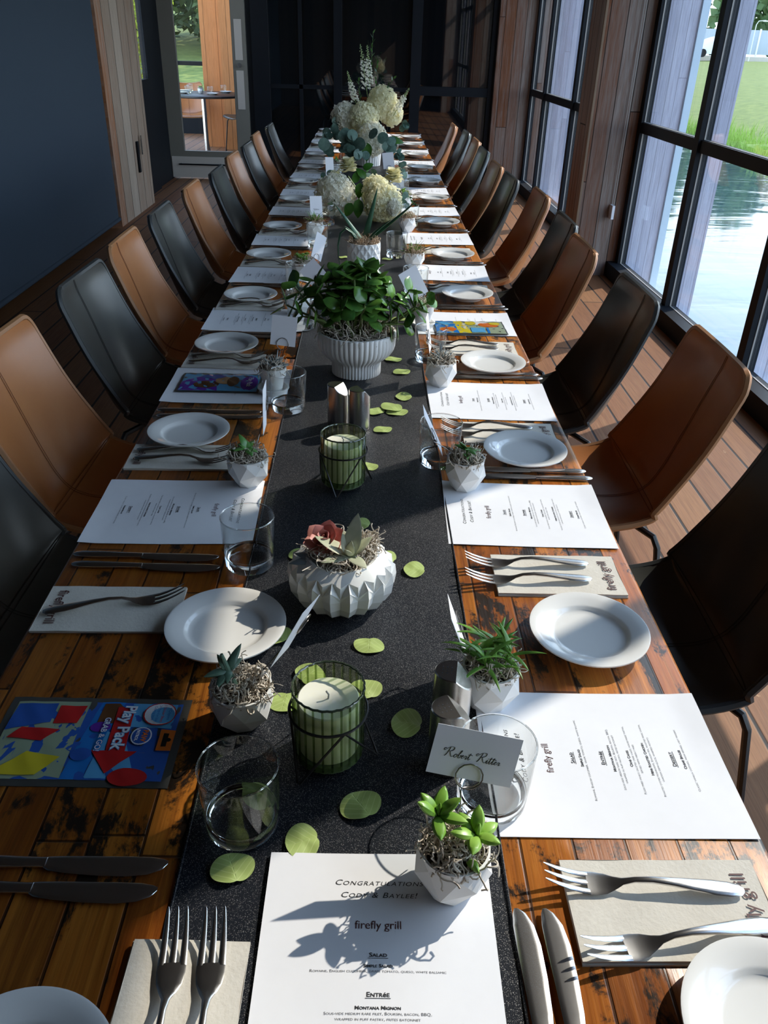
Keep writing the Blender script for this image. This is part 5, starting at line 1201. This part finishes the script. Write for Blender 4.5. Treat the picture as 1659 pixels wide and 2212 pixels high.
arrangement('low arrangement of cream hydrangea and roses in a clear glass vase behind the aloe', (-0.012, Y2, TT+0.002), vase2,
    [(at3(724, 420, 3.88), 0.088), (at3(828, 440, 3.80), 0.082), (at3(812, 412, 3.86), 0.060), (at3(848, 462, 3.74), 0.030)], [(at3(850, 388, 3.95), 0.052), (at3(752, 364, 4.05), 0.050), (at3(724, 388, 4.0), 0.04)],
    [], [(at3(790, 400, 3.9), at3(805, 375, 3.95), 4, 0.020), (at3(700, 395, 3.95), at3(712, 370, 4.0), 4, 0.016), (at3(870, 425, 3.85), at3(880, 450, 3.8), 5, 0.016), (at3(740, 450, 3.85), at3(710, 500, 3.8), 5, 0.020), (at3(860, 350, 4.2), at3(872, 380, 4.1), 5, 0.014)],
    [(at3(778, 395, 3.85), (-0.1, 0, -1), 0.07, 0.020), (at3(775, 430, 3.8), (-0.05, -0.1, -1), 0.085, 0.024), (at3(760, 445, 3.8), (-0.5, -0.1, -1), 0.08, 0.022), (at3(795, 445, 3.8), (0.35, -0.1, -1), 0.07, 0.020), (at3(765, 395, 3.9), (0.3, 0, 0.8), 0.06, 0.018), (at3(790, 385, 3.9), (-0.6, 0, 0.6), 0.06, 0.016), (at3(740, 390, 3.9), (-0.8, 0, 0.3), 0.05, 0.016), (at3(785, 365, 3.95), (0.9, 0, 0.5), 0.05, 0.016)],
    [(at3(720, 440, 3.9), at3(695, 385, 3.95), 9, 0.024), (at3(880, 420, 3.9), at3(892, 470, 3.85), 7, 0.02), (at3(765, 380, 4), at3(790, 372, 4), 6, 0.024), (at3(735, 460, 3.85), at3(722, 520, 3.8), 6, 0.035)],
    [at3(724, 430, 3.88), at3(828, 440, 3.8), at3(812, 412, 3.86), at3(850, 400, 3.95), at3(752, 380, 4.0), at3(780, 420, 3.9)])

# ------------------------------------------------------------ loose leaves on the runner
def make_loose(label):
    o = None; b = MB(); R = 0.0195
    def outl(a): return R*(1+0.08*cos(2*a+0.4)+0.05*cos(a-pi/2)-0.10*math.exp(-((((a+pi/2+pi) % (2*pi))-pi)/0.18)**2))
    k = 36; vs = [(0, 0, 0.0022)]; 
    for rr in (0.35, 0.7, 1.0):
        for j in range(k):
            a = 2*pi*j/k; r = outl(a)*rr; vs.append((r*cos(a), r*sin(a), 0.0016+0.0012*sin(3*a+rr*2)*rr+0.0004*(1-rr)))
    fs = [(0, 1+j, 1+(j+1) % k) for j in range(k)]
    for i in range(2):
        for j in range(k): a_, c_ = 1+i*k+j, 1+i*k+(j+1) % k; fs.append((a_, a_+k, c_+k, c_))
    m = len(vs); vs2 = [(x, y, z-0.0006) for x, y, z in vs]; fs2 = [tuple(reversed([q+m for q in f])) for f in fs]; rim = [(1+2*k+j, 1+2*k+(j+1) % k, m+1+2*k+(j+1) % k, m+1+2*k+j) for j in range(k)]
    b.add(vs+vs2, fs+fs2+[tuple(reversed(f)) for f in rim]); o = b.build('loose_leaf', M_leaf, None, ang=70); tag(o, label, 'leaf'); return o
LV = [(780, 1133, .95, 1.4, 'just beyond the pleated bowl'), (896, 1231, 1.0, 1.6, 'right of the pleated bowl'), (652, 1199, 1.0, 0.3, 'behind the pleated bowl at left'), (797, 1395, 1.0, 3.1, 'before the pleated bowl'), (669, 1458, 1.05, -0.7, 'behind the near candle at left'), (790, 1491, 1.05, 0.5, 'behind the near candle at right'), (614, 1517, 1.0, 3.0, 'between near candle and blue green pot'), (880, 1563, 1.1, 1.4, 'in shade beside the shaker'), (780, 1741, 1.1, 0.6, 'before the near candle'), (655, 1819, 1.05, 1.9, 'at the top edge of the nearest menu'), (503, 1878, 1.05, 0.4, 'under the front of the near left tumbler'), (560, 1724, 1.0, 2.2, 'behind the near left tumbler'), (602, 1375, .95, 0.9, 'half under the plate by the pleated bowl'), (868, 804, .9, 0.4, 'right of the large ribbed bowl, front one'), (873, 857, 1.0, 1.7, 'single, behind the pile by the shakers'), (813, 889, .9, 1.1, 'left in the little pile by the shakers'), (846, 883, 1.05, 2.6, 'top of the pile by the shakers'), (858, 891, 1.0, 0.2, 'right in the little pile by the shakers'), (827, 929, .95, 0.4, 'before the little pile by the shakers'), (795, 1009, .95, 0.2, 'half behind the far candle'), (850, 777, .9, 0.2, 'beside the foot of the large ribbed bowl'), (833, 1207, 1.0, 1.2, 'half behind the pleated bowl at right'), (862, 690, .9, 0.2, 'right behind the large ribbed bowl'), (836, 560, .8, 0.2, 'right of the diamond patterned pot'), (742, 556, .8, 1.2, 'left of the diamond patterned pot'), (828, 606, .8, 2.0, 'behind the leafy bowl')]
lp0 = None
for i, (px, py, s_, a, w) in enumerate(LV):
    z = TT+0.003; p = on(px, py, z); lab = 'round yellow green loose leaf on the runner, '+w
    if i in (16,): p.z += 0.004
    if i == 18: p.z += 0
    if lp0 is None: o = lp0 = make_loose(lab)
    else: o = lp0.copy(); COL.objects.link(o); o['label'] = lab
    o['group'] = 'loose round leaves on the runner'; o.location = p; o.rotation_euler = (0.03*sin(i*3), 0.03*cos(i*5), a); sc = s_*(1 if py > 900 else 1.15); o.scale = (sc, sc*0.92, 1)

# ------------------------------------------------------------ activity packs
def pouch(t, w, h, edge, zt=0.0035):
    b = MB(); b.grid(lambda u, v: (-w/2+w*u, -h/2+h*v, 0.0008+zt*(sin(pi*u)*sin(pi*v))**0.6+0.0004*sin(u*40+v*17)), 30, 20)
    b.grid(lambda u, v: (w/2-w*u, -h/2+h*v, 0.0003), 2, 2); b.build('foil_pouch', edge, t)
def pz(x, y, w, h, zt=0.0035):
    u, v = x/w+.5, y/h+.5; return 0.0008+zt*(max(0, sin(pi*u)*sin(pi*v)))**0.6+0.0004*sin(u*40+v*17)
def prints(t, w, h, name, polys, texts, mats, zt=0.0035):
    b = MB(); 
    for k, (mi, pts) in enumerate(polys):
        # subdivide by fan rings so that the print follows the pouch
        cx = sum(p[0] for p in pts)/len(pts); cy = sum(p[1] for p in pts)/len(pts); den = []
        for i in range(len(pts)):
            p, q = pts[i], pts[(i+1) % len(pts)]
            for s_ in range(6): den.append((p[0]+(q[0]-p[0])*s_/6, p[1]+(q[1]-p[1])*s_/6))
        vs = []; nn = len(den); lift = 0.0003+0.00012*k
        for rr in [0, .15, .3, .45, .6, .75, .9, 1.0]:
            for x, y in den: X = cx+(x-cx)*rr; Y = cy+(y-cy)*rr; vs.append((X, Y, pz(X, Y, w, h, zt)+lift))
        b.add(vs, [(i*nn+j, i*nn+(j+1) % nn, (i+1)*nn+(j+1) % nn, (i+1)*nn+j) for i in range(7) for j in range(nn)], mi)
    o = b.build(name, mats, t, smooth=True)
    tb_ = MB()
    for mi, s_, size, x, y, a, k in texts:
        vs, fs = text_geo(s_, size, **k); c, q = cos(a), sin(a); out_ = []
        for vx, vy, vz in vs: X, Y = x+vx*c-vy*q, y+vx*q+vy*c; out_.append((X, Y, pz(X, Y, w, h, zt)+0.0003+0.00012*len(polys)+(0.0002 if mi == 0 else 0)))
        tb_.add(out_, fs, mi)
    if tb_.v: tb_.build('printed_words', mats, t, smooth=False)
def gm(n, c): m = mat(n, c, 0.22, Coat_Weight=0.6); return m
PKM = [gm('print_white', (0.75, 0.76, 0.78)), gm('print_blue', (0.03, 0.10, 0.38)), gm('print_red', (0.50, 0.02, 0.02)), gm('print_sky', (0.10, 0.36, 0.62)), gm('print_sage', (0.30, 0.36, 0.24)), gm('print_yellow', (0.62, 0.50, 0.03)), gm('print_orange', (0.62, 0.14, 0.02)), gm('print_brown', (0.12, 0.05, 0.02)), gm('print_purple', (0.12, 0.03, 0.32)), gm('print_tan', (0.45, 0.25, 0.12)), gm('print_black', (0.01, 0.01, 0.01)), gm('print_midblue', (0.02, 0.17, 0.50))]
M_foil = mat('grey_foil', (0.12, 0.12, 0.11), 0.3, 0.5)
def circ(x, y, rx, ry=None, n=20): ry = ry or rx; return [(x+rx*cos(2*pi*k/n), y+ry*sin(2*pi*k/n)) for k in range(n)]
def rect(x0, x1, y0, y1): return [(x0, y0), (x1, y0), (x1, y1), (x0, y1)]
c4 = [on(20, 1505), on(405, 1507), on(358, 1695), on(-20, 1692)]; pc = (c4[0]+c4[1]+c4[2]+c4[3])/4
t = thing('activity_pack', 'blue and red foil activity pack lying on the bare wood at the near left', 'activity pack', (-0.318, 0.681, TT), -0.01, 'children\'s activity packs')
w, h = 0.218, 0.137
pouch(t, w, h, M_foil)
polys = [(1, rect(-.100, .100, -.060, .060)), (4, rect(-.100, -.012, -.060, .060)), (11, [(-.012, -.060), (.012, -.060), (.030, .060), (.002, .060)]), (3, rect(.040, .094, .018, .058)), (3, [(.014, -.058), (.07, -.058), (.045, .0), (.022, .01)]),
         (1, [(-.100, .012), (-.05, .024), (-.05, .056), (-.098, .056)]), (2, [(-.046, .022), (-.018, .022), (-.014, .052), (-.046, .052)]), (7, [(.006, .018), (.026, .024), (.040, .040), (.024, .057), (.006, .057)]), (2, [(-.092, .000), (-.050, -.006), (-.034, .012), (-.080, .016)]), (5, [(-.095, -.055), (-.040, -.055), (-.020, -.030), (-.060, -.022)]), (8, circ(.012, .016, .012, .008)), (1, circ(.002, -.026, .012, .009)), 
         (2, [(.028, -.020), (.024, .050), (.044, .050), (.050, -.020)]), (2, [(.012, -.020), (.064, -.020), (.036, -.052)]), (2, circ(.062, -.056, .022, .012)), (2, circ(.076, .040, .0195)), (0, circ(.076, .040, .018)), (3, circ(.080, .038, .014)), (0, circ(.063, .003, .012, .014)), (1, circ(.063, .003, .0105, .0125)), (6, rect(.084, .101, -.018, .014)), (10, rect(.0885, .0945, -.012, .008)), (10, circ(.0955, -.002, .003))]
a_ = -pi/2
k1 = dict(bold=0.0010, xs=0.95); k0 = dict(bold=0.00025, xs=0.95)
texts = [(3, 'Play Pack', 0.0200, .0335, .0165, a_, k1), (0, 'Play Pack', 0.0200, .0335, .0165, a_, k0), (1, 'GRAB & GO!', 0.0095, .0150, .004, a_, dict(bold=0.0006)), (0, 'GRAB & GO!', 0.0095, .0150, .004, a_, dict(bold=0.0001)),
         (2, '1 Sticker Sheet', 0.0048, .0790, .040, a_, {}), (1, '4 Crayons', 0.0048, .0860, .040, a_, {}), (1, '24 Page-Fun Size', 0.0042, .0730, .040, a_, {}), (1, 'Coloring book', 0.0042, .0680, .040, a_, {}), (6, 'PAW', 0.0085, .0640, .003, a_, dict(bold=0.0003)), (0, 'PATROL', 0.0048, .0570, .003, a_, dict(bold=0.0002))]
prints(t, w, h, 'printed_art', polys, texts, PKM)
t = thing('activity_pack', 'purple and blue foil activity pack on the third menu, navy shade side', 'activity pack', (-0.343, 1.797, TT+0.004), 0.0, 'children\'s activity packs')
w, h = 0.190, 0.118; pouch(t, w, h, M_foil)
prints(t, w, h, 'printed_art', [(3, rect(-.09, .09, -.054, .054)), (8, [(-.09, -.054), (.0, -.054), (-.01, .01), (-.05, .03), (-.09, .0)]), (7, circ(-.03, -.02, .03, .02)), (9, circ(.01, .005, .022, .024)), (8, circ(.068, -.004, .020, .045)), (7, circ(.03, .0, .014, .03)), (1, circ(-.02, .03, .03, .014))], [(0, 'Play Pack', 0.016, .064, 0, a_, k0)], PKM)
t = thing('activity_pack', 'blue yellow and orange foil activity pack on the fourth menu, window side', 'activity pack', (0.292, 2.262, TT+0.004), 0.03, 'children\'s activity packs')
w, h = 0.205, 0.118; pouch(t, w, h, M_foil)
prints(t, w, h, 'printed_art', [(4, rect(-.098, .098, -.054, .054)), (11, rect(-.098, -.03, -.054, .054)), (5, [(-.045, .054), (-.02, .054), (.0, -.054), (-.035, -.054)]), (3, circ(-.07, .03, .02, .016)), (6, circ(-.065, -.025, .024, .018)), (0, circ(.03, .03, .03, .018)), (6, circ(.055, .015, .03, .02)), (5, circ(.005, .03, .016, .02)), (5, circ(.075, .03, .016, .014)), (11, rect(.045, .052, -.054, -.01)), (3, rect(.0, .04, -.05, -.015))], [(0, 'Play Pack', 0.014, -.020, 0, a_, k0)], PKM)

# things on the round table beyond the door
for i, (x, y) in enumerate(((-2.45, 11.8), (-2.05, 11.75), (-2.5, 12.2), (-1.95, 12.2))):
    put('plate', make_plate, (x, y, 0.7755), 0, 'white plate on the round table beyond the door, %s' % ('front left', 'front right', 'back left', 'back right')[i], 'plates on the round table')
    put('tumbler', make_tumbler, (x+0.05*(1 if x < -2.2 else -1), y+0.12, 0.7755), 0, 'glass tumbler on the round table beyond the door, %s' % ('front left', 'front right', 'back left', 'back right')[i], 'tumblers on the round table')
pot('sedum', 'facet', 1, -2.24, 11.95, 0.4, 'small white pot with green sprigs on the round table beyond the door', 0.7755, 8)
